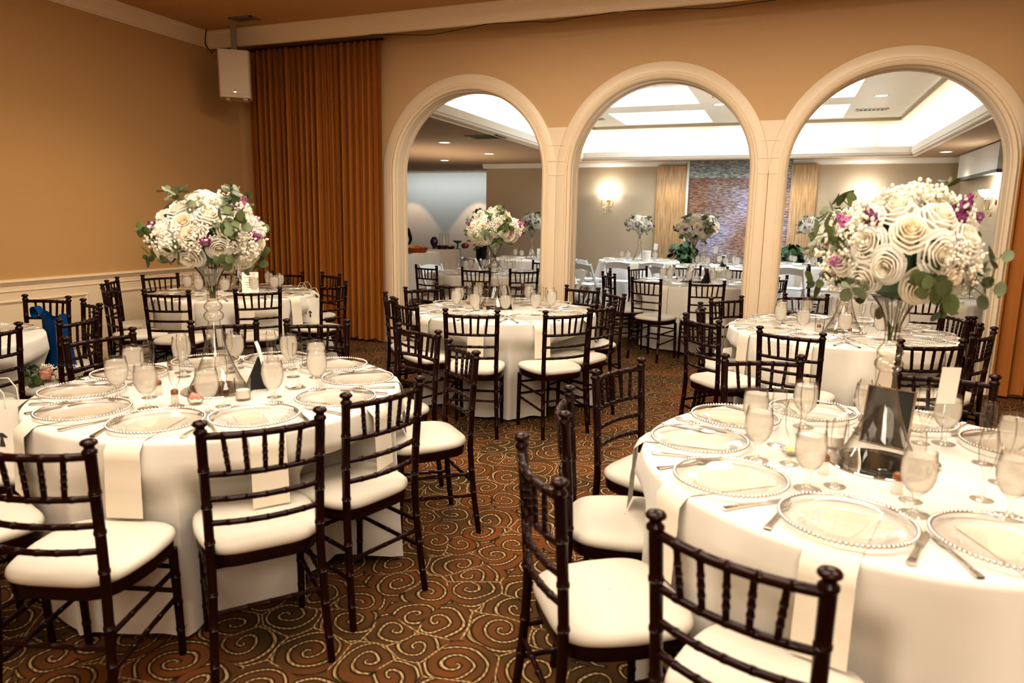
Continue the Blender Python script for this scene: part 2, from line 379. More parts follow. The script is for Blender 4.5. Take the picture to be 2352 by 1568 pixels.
# ------------------------------------------------------------------ room shell
XL, XR, YB, YW, TH, ZC = -6.57, 3.7, -2.6, 7.32, .245, 3.63
ARC = [-3.39, -1.244, .906]; RO, RT, ZS, ZCAP = .925, 1.073, 2.01, 2.482
ZSO, YF, XR2, XL2 = 2.77, 15.58, 3.07, -11.0
m = MB(); m.box(XL2-.1, XR+.2, YB-.1, 19, -.12, 0); struct('floor', m, 'carpet')
m = MB(); m.box(XL-.15, XR+.15, YB-.15, YW, ZC, ZC+.12); struct('ceiling', m, 'ceil_tan')
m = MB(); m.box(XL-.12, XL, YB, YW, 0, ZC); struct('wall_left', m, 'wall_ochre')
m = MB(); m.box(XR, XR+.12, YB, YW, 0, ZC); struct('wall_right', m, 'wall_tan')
m = MB(); m.box(XL, XR, YB-.12, YB, 0, ZC); struct('wall_rear', m, 'wall_tan')
def arch_wall():
    m = MB(); xs = {XL-.12, XR+.12}
    for c in ARC:
        for k in range(49): xs.add(round(c-RO*cos(pi*k/48), 6))
    xs = sorted(xs)
    def bot(xm, x):
        for c in ARC:
            if c-RO < xm < c+RO: return ZS+sqrt(max(0, RO*RO-(x-c)**2))
        return 0.
    for a, b in zip(xs, xs[1:]):
        mid = (a+b)/2; za, zb = bot(mid, a), bot(mid, b)
        y0, y1 = YW, YW+TH
        m.add([(a,y0,za),(b,y0,zb),(b,y0,ZC),(a,y0,ZC)], [(0,1,2,3)])
        m.cur = 1; m.add([(a,y1,za),(b,y1,zb),(b,y1,ZC+.2),(a,y1,ZC+.2)], [(3,2,1,0)]); m.cur = 0
        if za > 0: m.add([(a,y0,za),(b,y0,zb),(b,y1,zb),(a,y1,za)], [(3,2,1,0)])
    for c in ARC:
        for x, o in ((c-RO,0),(c+RO,1)):
            m.add([(x,YW,0),(x,YW+TH,0),(x,YW+TH,ZS),(x,YW,ZS)], [(0,1,2,3) if o == 0 else (3,2,1,0)])
    struct('wall_arcade', m, ['wall_tan','wall_inner_lit'], 30)
arch_wall()
def arch_path(r, n=40):
    """opening outline as (dx, z) and outward normal"""
    out = [((-r, 0.), (-1,0)), ((-r, ZS), (-1,0))]
    for k in range(1, n): a = pi-pi*k/n; out.append(((r*cos(a), ZS+r*sin(a)), (cos(a), sin(a))))
    return out+[((r, ZS), (1,0)), ((r, 0.), (1,0))]
for i, c in enumerate(ARC):
    m = MB()
    prof = [(-.022,TH+.01),(-.022,.20),(-.012,.19),(-.012,.08),(-.024,.07),(-.024,.03),(-.014,.02),(-.014,-.014),(-.004,-.028),(.012,-.034),(.024,-.028),(.030,-.018),(.036,-.018),(.040,-.024),(.048,-.024),(.054,-.016),(.140,-.016),(.147,-.012),(.147,.0)]
    rows = []
    for u, d in prof:
        rows.append([(c+p[0]+nn[0]*u, YW+d, p[1]+nn[1]*u) for p, nn in arch_path(RO)])
    m.grid(rows); struct('trim_%d' % (i+1), m, 'trim_cream', 35)
def pillar_trim():
    m = MB()
    cs = [(ARC[0]+ARC[1])/2, (ARC[1]+ARC[2])/2]
    half = (ARC[1]-ARC[0])/2
    for c in cs:
        zs = [ZS+ (ZCAP-ZS)*k/12 for k in range(13)]
        w = [max(0., half-sqrt(max(0, RT*RT-(z-ZS)**2))) for z in zs]
        m.grid([[(c-w[k]-.004, YW-.0165, zs[k]) for k in range(13)], [(c+w[k]+.004, YW-.0165, zs[k]) for k in range(13)]])
        m.add([(c-w[-1],YW,ZCAP),(c+w[-1],YW,ZCAP),(c+w[-1],YW-.0165,ZCAP),(c-w[-1],YW-.0165,ZCAP)], [(3,2,1,0)])
        bead = lambda x0,x1,z0,z1: m.box(x0,x1,YW-.0205,YW-.014,z0,z1)
        bead(c-.085,c-.080,.15,ZS-.02); bead(c+.080,c+.085,.15,ZS-.02); bead(c-.085,c+.085,ZS-.025,ZS-.02)
        bead(c-.10,c+.10,ZS+.12,ZS+.126); bead(c-.085,c+.085,ZS+.285,ZS+.291)
    struct('trim_4', m, 'trim_cream', 30)
pillar_trim()
# crown moulding: left wall and the boxed valance in front of the curtain line
CROWN = [(0,-.165),(.012,-.165),(.018,-.150),(.030,-.140),(.034,-.125),(.060,-.085),(.085,-.050),(.098,-.040),(.102,-.020),(.115,-.012),(.115,0)]
YV = 6.86
m = MB(); m.grid([[(XL+u, YB, ZC+v) for u,v in CROWN], [(XL+u, YV-u, ZC+v) for u,v in CROWN]]); struct('trim_5', m, 'trim_cream', 35)
m = MB(); m.grid([[(XL+u, YV-u, ZC+v) for u,v in CROWN], [(XR, YV-u, ZC+v) for u,v in CROWN]])
m.box(XL, XR, YV, YV+.03, ZC-.17, ZC); struct('trim_6', m, 'trim_cream', 35)
# wainscot
m = MB()
def rail_prof(pr): m.grid([[(XL+u, YB, z) for u,z in pr], [(XL+u, YW, z) for u,z in pr]])
rail_prof([(0,.905),(.012,.905),(.030,.895),(.034,.882),(.022,.870),(.016,.855),(.008,.845),(0,.845)])
rail_prof([(0,.805),(.012,.803),(.014,.795),(.006,.788),(0,.788)])
rail_prof([(0,.13),(.012,.125),(.018,.10),(.018,0)])
m.box(XL, XL+.004, YB, YW, 0, .86)
struct('trim_7', m, 'trim_cream', 35)
m = MB()
def panel_frame(y0, y1, z0, z1):
    pr = [(0,0),(.012,.004),(.016,.014),(.008,.026),(.004,.034),(0,.034)]
    for k in range(len(pr)-1):
        (d0,i0),(d1,i1) = pr[k], pr[k+1]
        q0 = [(y0+i0,z0+i0),(y1-i0,z0+i0),(y1-i0,z1-i0),(y0+i0,z1-i0)]; q1 = [(y0+i1,z0+i1),(y1-i1,z0+i1),(y1-i1,z1-i1),(y0+i1,z1-i1)]
        for e in range(4):
            a,b = e,(e+1)%4
            m.add([(XL+.004+d0,*q0[a]),(XL+.004+d0,*q0[b]),(XL+.004+d1,*q1[b]),(XL+.004+d1,*q1[a])], [(0,1,2,3)])
for y0, y1 in ((-1.9,-.2),(.05,1.5),(1.7,3.1),(3.3,5.02),(5.22,6.9)): panel_frame(y0, y1, .17, .715)
struct('trim_8', m, 'trim_cream', 20)
# back room
m = MB(); m.box(-6.68, XR2+.1, YF, YF+.12, 0, 3.6); struct('wall_far', m, 'wall_inner_lit')
m = MB(); m.box(XR2, XR2+.12, YW+TH, YF, 0, 3.6); struct('wall_right_inner', m, 'wall_inner_lit')
m = MB(); m.box(XL2, -6.68, 18.3, 18.42, 0, 3.6); m.box(-6.72, -6.66, YF+.12, 18.3, 0, 3.6); m.box(XL2-.12, XL2, YW+TH, 18.4, 0, 3.6); m.box(XL2, XL-.1, YW+TH-.06, YW+TH, 0, 3.6)
struct('wall_recess', m, 'recess_wall')
TX0, TX1, TY0, TY1 = -4.18, 2.15, 7.64, 15.05
m = MB()
for b in ((XL2,TX0,YW+TH,18.4),(TX1,XR2,YW+TH,YF),(TX0,TX1,TY1,YF+.02)): m.box(*b, ZSO, ZSO+.06)
struct('ceiling_soffit', m, 'soffit_taupe')
# tray: fascia with moulding, trough, sloping cove, upper ceiling with skylight wells
m = MB(); ZU = 3.43
def ring(off, z): return [(TX0-off,YW+TH+.004,z),(TX0-off,TY1+off,z),(TX1+off,TY1+off,z),(TX1+off,YW+TH+.004,z)]
m.grid([ring(o,z) for o,z in ((.07,ZSO-.002),(.055,ZSO-.012),(.03,ZSO-.012),(.015,ZSO+.0),(.01,ZSO+.02),(-.005,ZSO+.035),(-.012,ZSO+.055),(-.03,ZSO+.065),(-.032,ZSO+.17),(-.02,ZSO+.18),(.02,ZSO+.18),(.02,ZSO+.06),(.16,ZSO+.06))])
struct('trim_9', m, 'white_paint', 30)
m = MB(); m.grid([ring(o,z) for o,z in ((.16,ZSO+.06),(.16,ZSO+.12),(.10,ZSO+.30),(-.05,ZU-.14),(-.28,ZU-.05))])
struct('wall_cove', m, 'white_paint', 80)
m = MB(); m.grid([ring(o,z) for o,z in ((-.28,ZU-.05),(-.30,ZU-.055),(-.30,ZU-.02),(-.30,ZU))]); struct('trim_10', m, 'wall_inner_lit', 30)
ux = [TX0+.3, -3.14, -1.43, -.85, .88, TX1-.3]; uy = [YW+TH+.012, 10.5, 12.25, 12.95, 14.55, TY1-.3]
m = MB()
for i in range(5):
    for j in range(5):
        if i in (1,3) and j in (1,3): continue
        m.add([(ux[i],uy[j],ZU),(ux[i],uy[j+1],ZU),(ux[i+1],uy[j+1],ZU),(ux[i+1],uy[j],ZU)], [(0,1,2,3)])
struct('ceiling_upper', m, 'white_paint', 0)
wn = 0
for i in (1,3):
    for j in (1,3):
        wn += 1
        x0,x1,y0,y1 = ux[i],ux[i+1],uy[j],uy[j+1]
        m = MB(); rg = lambda o,z: [(x0+o,y0+o,z),(x1-o,y0+o,z),(x1-o,y1-o,z),(x0+o,y1-o,z)]
        m.grid([rg(0,ZU),rg(.05,ZU+.34),rg(.09,ZU+.34),rg(.09,ZU+.38)], True)
        w = struct('window_%d' % wn, m, 'white_paint', 0)
        m = MB(); m.add(rg(.09,ZU+.37), [(0,1,2,3)]); p = obj('pane', m, 'sky_panel', w, 0)
        m = MB()
        for q in (.333,.667): yy = y0+(y1-y0)*q; m.box(x0+.05,x1-.05,yy-.02,yy+.02,ZU+.30,ZU+.36)
        obj('glazing_bar', m, 'white_paint', w, 0)
# far wall crown and base
m = MB()
CR2 = [(0,-.10),(.012,-.10),(.016,-.085),(.030,-.075),(.052,-.04),(.066,-.032),(.070,-.012),(.078,0)]
m.grid([[(-6.68-.078, YF-u, ZSO+v) for u,v in CR2],[(-2.0, YF-u, ZSO+v) for u,v in CR2]])
m.grid([[(.1, YF-u, ZSO+v) for u,v in CR2],[(XR2-u, YF-u, ZSO+v) for u,v in CR2],[(XR2-u, YW+TH, ZSO+v) for u,v in CR2]])
struct('trim_11', m, 'white_paint', 30)
m = MB(); m.box(-6.68,-2.6,YF-.015,YF,0,.11); m.box(.6,XR2,YF-.015,YF,0,.11); struct('baseboard_far', m, 'white_paint')
# water feature: stone piers, rippled wall, header
for k, (a,b) in enumerate(((-2.62,-1.97),(.09,.58))):
    m = MB(); m.box(a,b,YF-.10,YF+.01,0,ZSO-.10)
    o = obj('stone_pier', m, 'travertine'); tag(o, 'travertine pier on the %s side of the rippled water wall' % ('sconce' if k == 0 else 'third arch'), 'pier', 'travertine piers'); o['kind'] = 'structure'
m = MB(); m.box(-1.97,.09,YF-.05,YF-.005,0,2.42); o = obj('water_wall', m, 'water_wall'); tag(o, 'shimmering rippled copper water wall, lavender daylight sheen painted in, between stone piers', 'water wall')
m = MB(); m.box(-1.97,.09,YF-.06,YF-.005,2.42,ZSO); h = obj('header', m, 'water_header', o)
m = MB(); m.box(-1.985,-1.94,YF-.12,YF-.06,0,ZSO); obj('side_channel', m, 'screen_white', o)

# ------------------------------------------------------------------ curtains
def curtain(x0, x1, folds, seed, yb, flare=0.):
    rnd = random.Random(seed); m = MB(); n = folds*12; rows = []
    ph = [rnd.uniform(-.8,.8) for _ in range(folds+2)]; am = [rnd.uniform(.45,1.15) for _ in range(folds+2)]
    for j in range(26):
        t = j/25; z = 3.46*(1-t)+.035; row = []
        for i in range(n+1):
            s = i/n*folds; k = int(s); f = s-k
            a0 = am[k]*(1-f)+am[k+1]*f; p0 = ph[k]*(1-f)+ph[k+1]*f
            dep = .075+.055*t
            y = yb - dep*a0*(.5+.5*cos(2*pi*s+p0*(.6+.8*t))) - .012*sin(2*pi*s*2+p0*3) 
            x = x0+(x1-x0)*(i/n)+.02*sin(2*pi*s+1.3+t*1.5*p0)+flare*t*(i/n-.5)
            row.append((x, y, z+.012*sin(s*2.1+seed) if j == 25 else z))
        rows.append(row)
    m.grid(rows); return m
c = thing('curtain', 'tall amber brown floor-length drape between the corner speaker and first arch', 'curtain', (0,0,0))
obj('panel', curtain(-6.33, -4.42, 22, 3, YW-.06), 'curtain', c, 180)
m = MB(); m.tube([(-6.4,YW-.10,3.50),(-4.38,YW-.10,3.50)], .012, 8); obj('track', m, 'wire', c)
c = thing('curtain', 'tall amber brown drape hanging beside the third arch', 'curtain', (0,0,0))
obj('panel', curtain(1.83, 3.3, 13, 9, YW-.06), 'curtain', c, 180)
m = MB(); m.tube([(1.8,YW-.10,3.50),(3.3,YW-.10,3.50)], .012, 8); obj('track', m, 'wire', c)

# ------------------------------------------------------------------ chairs
RINGS = [.11,.25,.38,.58,.72,.86]
ZR = (.862,.735,.652,.572)
def post_pts(sx):
    return [(sx*.188,-.225,0),(sx*.178,-.200,.22),(sx*.172,-.186,.43),(sx*.174,-.190,.60),(sx*.180,-.208,.875)]
def post_at(sx, z):
    P = catmull(post_pts(sx), 60)
    for a, b in zip(P, P[1:]):
        if b.z >= z: return a.lerp(b, (z-a.z)/(b.z-a.z+1e-9))
    return P[-1]
def seat_outline(g=0.):
    pts = []
    for k in range(48):
        a = 2*pi*k/48; ca, sa = cos(a), sin(a)
        x = math.copysign(abs(ca)**.45, ca); y = math.copysign(abs(sa)**.5, sa)
        hw = (.198 if y > 0 else .198+.022*y)+g
        pts.append((x*hw, .008+y*(.192+g)))
    return pts
def rail_pts(z, bow):
    a = post_at(-1, z); b = post_at(1, z)
    return [a.lerp(b, t)+Vector((0,-bow*(1-(2*t-1)**2),0)) for t in (0,.2,.4,.6,.8,1)]
def build_chair(simple):
    t = thing('chiavari_chair', 'chair', 'chair')
    nn = 6 if simple else 10
    m = MB(); o = seat_outline(); rows = []
    for s, z in ((.985,.404),(1,.410),(1,.440),(.99,.446)): rows.append([(x*s,y*s,z) for x,y in o])
    m.grid(rows, True); m.add([(x,y,.446) for x,y in o], [tuple(range(48))]); m.add([(x*.985,y*.985,.404) for x,y in o], [tuple(range(47,-1,-1))])
    obj('seat_frame', m, 'mahogany', t)
    m = MB(); o = seat_outline(.005); rows = []
    for s, z in ((.97,.447),(1.0,.452),(1.012,.462),(1.0,.474),(.95,.484),(.8,.491),(.5,.494),(.2,.495),(.01,.495)): rows.append([(x*s,.008+(y-.008)*s,z) for x,y in o])
    m.grid(rows, True); q = obj('cushion', m, 'cushion', t, 60); q['label'] = 'ivory padded cushion'
    for sx in (-1,1):
        m = MB(); bamboo(m, post_pts(sx), .0135, .0165, RINGS, nn)
        fin = [(.0165,.868),(.0205,.873),(.0205,.880),(.0150,.885),(.0135,.890),(.0150,.894),(.0225,.899),(.0235,.904),(.0195,.910),(.010,.914),(.001,.915)]
        fp = post_at(sx, .872); T = Matrix.Translation((fp.x, fp.y-.002, 0))
        if simple:
            m.lathe(fin, 7, T); obj('leg', m, 'mahogany', t)
        else:
            lg = obj('leg', m, 'mahogany', t); m2 = MB(); m2.lathe(fin, 14, T); obj('finial', m2, 'mahogany', lg, 60)
    for sx in (-1,1):
        m = MB(); bamboo(m, [(sx*.172,.172,0),(sx*.172,.166,.2),(sx*.170,.160,.405)], .0125, .016, [.25,.5,.75], nn); obj('leg', m, 'mahogany', t)
    back = MB()
    for k, z in enumerate(ZR):
        mb = back if simple else MB()
        bamboo(mb, rail_pts(z, .034 if k == 0 else .030), .0118 if k == 0 else .0098, .0118 if k == 0 else .0098, [.17,.335,.5,.665,.83], nn, .005)
        if not simple: obj('back_rail', mb, 'mahogany', t)
    top, low = rail_pts(ZR[0], .034), rail_pts(ZR[1], .030)
    ct, cl = catmull(top, 60), catmull(low, 60)
    for q in (.17,.335,.5,.665,.83):
        mb = back if simple else MB()
        ql = .5+(q-.5)*.86
        bamboo(mb, [ct[int(q*60)], cl[int(ql*60)]], .0078, .0078, [.34,.52,.70], 6 if simple else 8, .0045, 1.22)
        if not simple: obj('spindle', mb, 'mahogany', t)
    if simple: obj('backrest', back, 'mahogany', t)
    st = MB()
    def stretch(a, b, z, r=.0085):
        mb = st if simple else MB()
        a = Vector(a); b = Vector(b); bamboo(mb, [a, a.lerp(b,.5), b], r, r, [.3,.5,.7], 6 if simple else 8, .004)
        if not simple: obj('stretcher', mb, 'mahogany', t)
    for sx in (-1,1):
        for z0, z1 in ((.325,.305),(.225,.195)): stretch((sx*.171,.165,z0), post_at(sx, z1), 0)
    stretch((-.171,.166,.335),(.171,.166,.335),0); stretch((-.172,.167,.245),(.172,.167,.245),0)
    stretch(post_at(-1,.265), post_at(1,.265), 0)
    if simple: obj('stretcher', st, 'mahogany', t)
    return t
chair_near = build_chair(False); chair_far = build_chair(True)

# ------------------------------------------------------------------ tables and cloths
def smooth01(x): x = min(max(x,0),1); return x*x*(3-2*x)
class ClothShape:
    def __init__(s, Rr, seed, dents, H=.762):
        s.R = Rr; s.H = H; s.d = dents; r = random.Random(seed)
        n = r.choice((13,14,15)); s.n = n
        s.ph = r.uniform(0,6.28); s.k = [(r.choice((2,3,5)), r.uniform(0,6.28), r.uniform(.2,.6)) for _ in range(3)]
    def fold(s, a):
        w = sum(A*sin(k*a+p) for k,p,A in s.k)
        q = .5+.5*sin(s.n*a+s.ph+w*1.6)
        return q**2.6*(1+.35*sin(2*a+s.ph)+.25*w)
    def r(s, a, z):
        t = min(max((s.H-.012-z)/(s.H-.03),0),1)
        rr = s.R+.006+.03*t+.15*t**1.05*s.fold(a)
        for ang, d in s.d:
            da = (a-ang+pi) % (2*pi)-pi
            if abs(da) > 1: continue
            lim = max(d-.035, .40)/max(cos(da),.3)
            side = smooth01((.265-abs(da)*s.R)/.08); top = smooth01((.66-z)/.13)
            if lim < rr: rr += (lim-rr)*side*top
        return rr
def make_cloth(center, shape, label, material):
    m = MB(); n = 216; rows = []; H = shape.H
    for f in (.02,.35,.7,.93): rows.append([(shape.R*f*cos(2*pi*k/n), shape.R*f*sin(2*pi*k/n), H) for k in range(n)])
    for k in range(1,5):
        a = pi/2*k/4; rows.append([((shape.R-.012+.018*sin(a))*cos(2*pi*q/n), (shape.R-.012+.018*sin(a))*sin(2*pi*q/n), H-.018*(1-cos(a))) for q in range(n)])
    zs = [H-.018-(H-.018-.018)*j/24 for j in range(1,25)]
    for z in zs:
        rows.append([(shape.r(2*pi*q/n,z)*cos(2*pi*q/n), shape.r(2*pi*q/n,z)*sin(2*pi*q/n), z+(.012*shape.fold(2*pi*q/n) if z < .03 else 0)) for q in range(n)])
    m.grid(rows, True); m.add(rows[0], [tuple(range(n))])
    o = obj('tablecloth', m, material, smooth=70, loc=(center[0],center[1],0)); return tag(o, label, 'tablecloth', 'white round tablecloths')
def build_table():
    t = thing('banquet_table', 'table', 'table')
    m = MB(); m.lathe([(.001,.735),(.70,.735),(.735,.74),(.735,.752),(.70,.757),(.001,.757)], 48); obj('tabletop', m, 'wall_inner_lit', t)
    for k in range(4):
        a = pi/4+k*pi/2; m = MB(); m.tube([(.40*cos(a),.40*sin(a),0),(.30*cos(a),.30*sin(a),.737)], .014, 8); obj('leg', m, 'steel', t)
    return t
table0 = build_table()

# ------------------------------------------------------------------ tableware
def plate():
    t = thing('charger_plate', 'plate', 'plate')
    m = MB(); m.lathe([(.001,.0035),(.088,.0035),(.100,.0060),(.115,.0125),(.158,.0180),(.159,.0160),(.115,.0095),(.100,.0030),(.088,.0008),(.001,.0006)], 48)
    obj('glass_disc', m, 'plate_glass', t, 50)
    m = MB(); nb = 84
    m.lathe([(.157,.0150),(.1605,.0150),(.1605,.0185),(.157,.0185),(.157,.0150)], 84)
    for k in range(nb): a = 2*pi*k/nb; m.ball((.1630*cos(a),.1630*sin(a),.0168), .0056, 6, 4)
    q = obj('beaded_rim', m, 'silver', t, 180); q['label'] = 'silver beaded rim'
    return t
def knife():
    m = MB(); rows = []
    prof = [(-.115,.0085,.0045),(-.112,.0095,.006),(-.06,.0075,.006),(-.012,.0055,.005),(-.004,.0065,.004),(.0,.009,.0025),(.05,.0105,.0022),(.095,.0095,.002),(.112,.003,.0018)]
    m.grid([[(w,y,.0005),(w,y,h),(-w,y,h),(-w,y,.0005)] for y,w,h in prof], True); m.box(-.0085,.0085,-.1152,-.1148,.0005,.0045)
    return m
def fork():
    m = MB()
    prof = [(-.105,.009,.0045),(-.102,.010,.005),(-.05,.006,.005),(.01,.004,.005),(.035,.005,.009),(.045,.011,.010),(.055,.0125,.008)]
    m.grid([[(w,y,h-.0035),(w,y,h),(-w,y,h),(-w,y,h-.0035)] for y,w,h in prof], True)
    for k in range(4):
        x = -.0105+k*.007; m.tube([(x,.053,.0065),(x,.075,.005),(x,.098,.008)], [.0022,.002,.001], 5)
    return m
def goblet(full=True):
    t = thing('water_goblet', 'glass', 'glass')
    m = MB(); m.lathe([(.001,.001),(.034,.001),(.035,.003),(.020,.007),(.008,.013),(.0055,.022),(.0060,.042),(.0085,.050),(.011,.054),(.024,.064),(.034,.080),(.0395,.100),(.0405,.118),(.0385,.140),(.0350,.163),(.0345,.1645),(.0335,.163),(.037,.140)], 24)
    obj('glass_bowl', m, 'glass', t, 60)
    m = MB(); zt = .150 if full else .120
    pr = [(.001,.057),(.022,.065),(.032,.081),(.0375,.100),(.0385,.118),(.0365,.140),(.0352,zt)]
    m.lathe([p for p in pr if p[1] <= zt]+[(.02,zt+.001),(.001,zt)], 24); q = obj('ice_water', m, 'ice_water', t, 60); q['label'] = 'cloudy iced water'
    return t
def flute(champ=True):
    m = MB(); m.lathe([(.001,.001),(.030,.001),(.031,.003),(.015,.006),(.005,.012),(.0038,.03),(.0038,.075),(.006,.084),(.013,.095),(.020,.115),(.0235,.140),(.0240,.165),(.0220,.195),(.0200,.2075),(.0192,.2065),(.0212,.195)], 20)
    return m
plate0 = plate()
knife_me = knife().mesh('knife', 'steel', 50); fork_me = fork().mesh('fork', 'steel', 50)
goblet0 = goblet(True); flute_me = flute().mesh('champagne_flute', 'glass', 60)
def trumpet_vase():
    t = thing('trumpet_vase', 'vase', 'vase')
    pr = [(0,.120),(.006,.122),(.02,.116),(.05,.098),(.09,.079),(.14,.060),(.20,.043),(.26,.0315),(.302,.0245)]
    m = MB(); m.lathe([(r,z) for z,r in pr], 36); m.lathe([(.115,.001),(.001,.004)], 36); obj('flared_foot', m, 'vase_glass', t, 80)
    m = MB(); m.lathe([(.0245,.302),(.034,.308),(.041,.320),(.041,.332),(.033,.343),(.027,.348),(.033,.353),(.0375,.362),(.0375,.370),(.032,.380),(.023,.390)], 32); obj('knop', m, 'vase_glass', t, 80)
    m = MB(); m.lathe([(.023,.390),(.0205,.410),(.021,.430),(.025,.455),(.033,.480),(.046,.507),(.062,.530),(.072,.540),(.070,.541),(.060,.530),(.044,.507),(.031,.480),(.0225,.455),(.0185,.430)], 36); obj('trumpet_bowl', m, 'vase_glass', t, 80)
    m = MB()
    rr = random.Random(4)
    for k in range(9):
        a = rr.uniform(0,6.28); b = a+rr.uniform(-1,1)
        m.tube([(.010*cos(b),.010*sin(b),.40),(.015*cos(a),.015*sin(a),.46),(.040*cos(a),.040*sin(a),.56)], .0022, 5)
    obj('stem_bundle', m, 'stem', t, 60)
    return t
vase0 = trumpet_vase()
# ------------------------------------------------------------------ flowers
def rose(seed, open_=1.):
    m = MB(); rnd = random.Random(seed)
    layers = [(2,.04,.12,.30,.78),(3,.12,.22,.25,.83),(3,.20,.31,.20,.82),(4,.29,.42,.10,.77),(5,.39,.56,.0,.68),(5,.48,.72,-.10,.55),(6,.54,.88,-.20,.38),(6,.54,1.02,-.26,.18)]
    for li, (n, r0, r1, z0, z1) in enumerate(layers):
        off = rnd.uniform(0,6.28)
        for k in range(n):
            a0 = off+2*pi*k/n+rnd.uniform(-.12,.12); half = pi/n*1.28; zz = z1+rnd.uniform(-.05,.05); rows = []
            for j in range(5):
                v = j/4; row = []
                for i in range(7):
                    u = i/3-1; a = a0+u*half
                    cur = (r1-r0)*(v**.7)
                    drop = (abs(u)**2.2)*.16*v
                    rr = r0+cur+(.05*v**4 if li > 2 else -.015*v**3)+.03*u*u*(li>1)*(1-v)
                    zq = z0+(zz-z0)*sin(v*pi/2)**.8-drop-(.07*max(0,v-.8)/.2 if li > 3 else 0)
                    row.append((rr*cos(a), rr*sin(a), zq-.25))
                rows.append(row)
            m.grid(rows)
    m.ball((0,0,-.35), .5, 8, 5)
    return m
def hydrangea(seed):
    m = MB(); rnd = random.Random(seed)
    for k in range(85):
        z = 1-1.35*(k+.5)/85; a = k*2.39996; q = sqrt(max(0,1-z*z)); d = Vector((q*cos(a), q*sin(a), z)).normalized()
        p = d*rnd.uniform(.88,1.02); t = d.orthogonal().normalized(); t.rotate(Matrix.Rotation(rnd.uniform(0,6.28),3,d)); w = d.cross(t)
        s = rnd.uniform(.15,.20)
        for e in range(4):
            an = e*pi/2; dx = t*cos(an)+w*sin(an); dy = d.cross(dx)
            m.add([p, p+dx*s*.6+dy*s*.42+d*.05, p+dx*s*1.15+d*rnd.uniform(-.02,.06), p+dx*s*.6-dy*s*.42+d*.05], [(0,1,2,3)])
    m.ball((0,0,0), .84, 10, 6)
    return m
def gyps(seed):
    m = MB(); rnd = random.Random(seed); m.cur = 1
    tips = []
    for k in range(46):
        d = Vector((rnd.gauss(0,.55), rnd.gauss(0,.55), rnd.uniform(.25,1))); d = d*rnd.uniform(.75,1.1)/max(d.length,.3); tips.append(d)
        if k % 2 == 0: m.tube([(0,0,-.2), d*.5+Vector((0,0,-.05)), d], .010, 3, False)
    m.cur = 0
    for d in tips: m.ball(d, rnd.uniform(.065,.11), 6, 4)
    return m
def leaf_disc(m, c, nrm, up, r, bend=.25):
    nrm = nrm.normalized(); up = (up-nrm*up.dot(nrm)).normalized(); sd = nrm.cross(up); vs = [c]; n = 10
    for k in range(n):
        a = 2*pi*k/n; u, v = cos(a)*r*.86, sin(a)*r
        vs.append(c+sd*u+up*v-nrm*(bend*u*u/r))
    m.add(vs, [(0,k+1,(k+1)%n+1) for k in range(n)])
def euca(seed):
    m = MB(); rnd = random.Random(seed)
    pts = catmull([(0,0,-.06),(rnd.uniform(-.02,.02),0,.03),(rnd.uniform(-.03,.03),rnd.uniform(-.03,.03),.11)], 12)
    m.tube(pts, .0016, 4)
    for k in range(4, 13, 2):
        p = pts[k]
        for sg in (-1,1):
            a = k*1.1+(0 if sg > 0 else pi)+rnd.uniform(-.4,.4); d = Vector((cos(a), sin(a), rnd.uniform(-.1,.6))).normalized()
            r = rnd.uniform(.017,.027); leaf_disc(m, p+d*r*1.05, Vector((rnd.gauss(0,.6),rnd.gauss(0,.6),1)), d, r)
    leaf_disc(m, pts[-1]+Vector((0,0,.012)), Vector((rnd.gauss(0,1),rnd.gauss(0,1),.3)), Vector((0,0,1)), .014)
    return m
def stock(seed):
    m = MB(); rnd = random.Random(seed)
    m.tube([(0,0,-.06),(0,0,.07)], .0018, 4)
    for k in range(17):
        z = -.008+.075*(k/17)**1.0; a = k*2.4; rr = .024*(1-.65*k/17)
        c = Vector((rr*cos(a), rr*sin(a), z)); d = Vector((cos(a), sin(a), .45)).normalized(); t = d.orthogonal().normalized(); w = d.cross(t); s = .017*(1-.55*k/17)
        for e in range(5):
            an = e*2*pi/5+rnd.uniform(-.3,.3); dx = t*cos(an)+w*sin(an); dy = d.cross(dx)
            m.add([c, c+dx*s*.7+dy*s*.5+d*s*rnd.uniform(.1,.6), c+dx*s*1.2+d*s*rnd.uniform(-.1,.4), c+dx*s*.7-dy*s*.5+d*s*rnd.uniform(.1,.6)], [(0,1,2,3)])
    return m
ROSES = [rose(s).mesh('rose', ['rose_white','rose_white','rose_ivory'][s], 60) for s in range(3)]
HYDR = [hydrangea(s).mesh('hydrangea', 'hydrangea_white', 50) for s in range(2)]
GYP = [gyps(s).mesh('babys_breath', ['bud_white','stem'], 180) for s in range(3)]
EUC = [euca(s).mesh('eucalyptus_sprig', ['leaf','leaf_grey','leaf'][s], 180) for s in range(3)]
STK = [stock(s).mesh('stock_flower', ['stock','stock_dark'][s], 0) for s in range(2)]
def q_up(d, spin):
    q = Vector(d).to_track_quat('Z','Y'); return (q.to_matrix() @ Matrix.Rotation(spin,3,'Z')).to_euler()
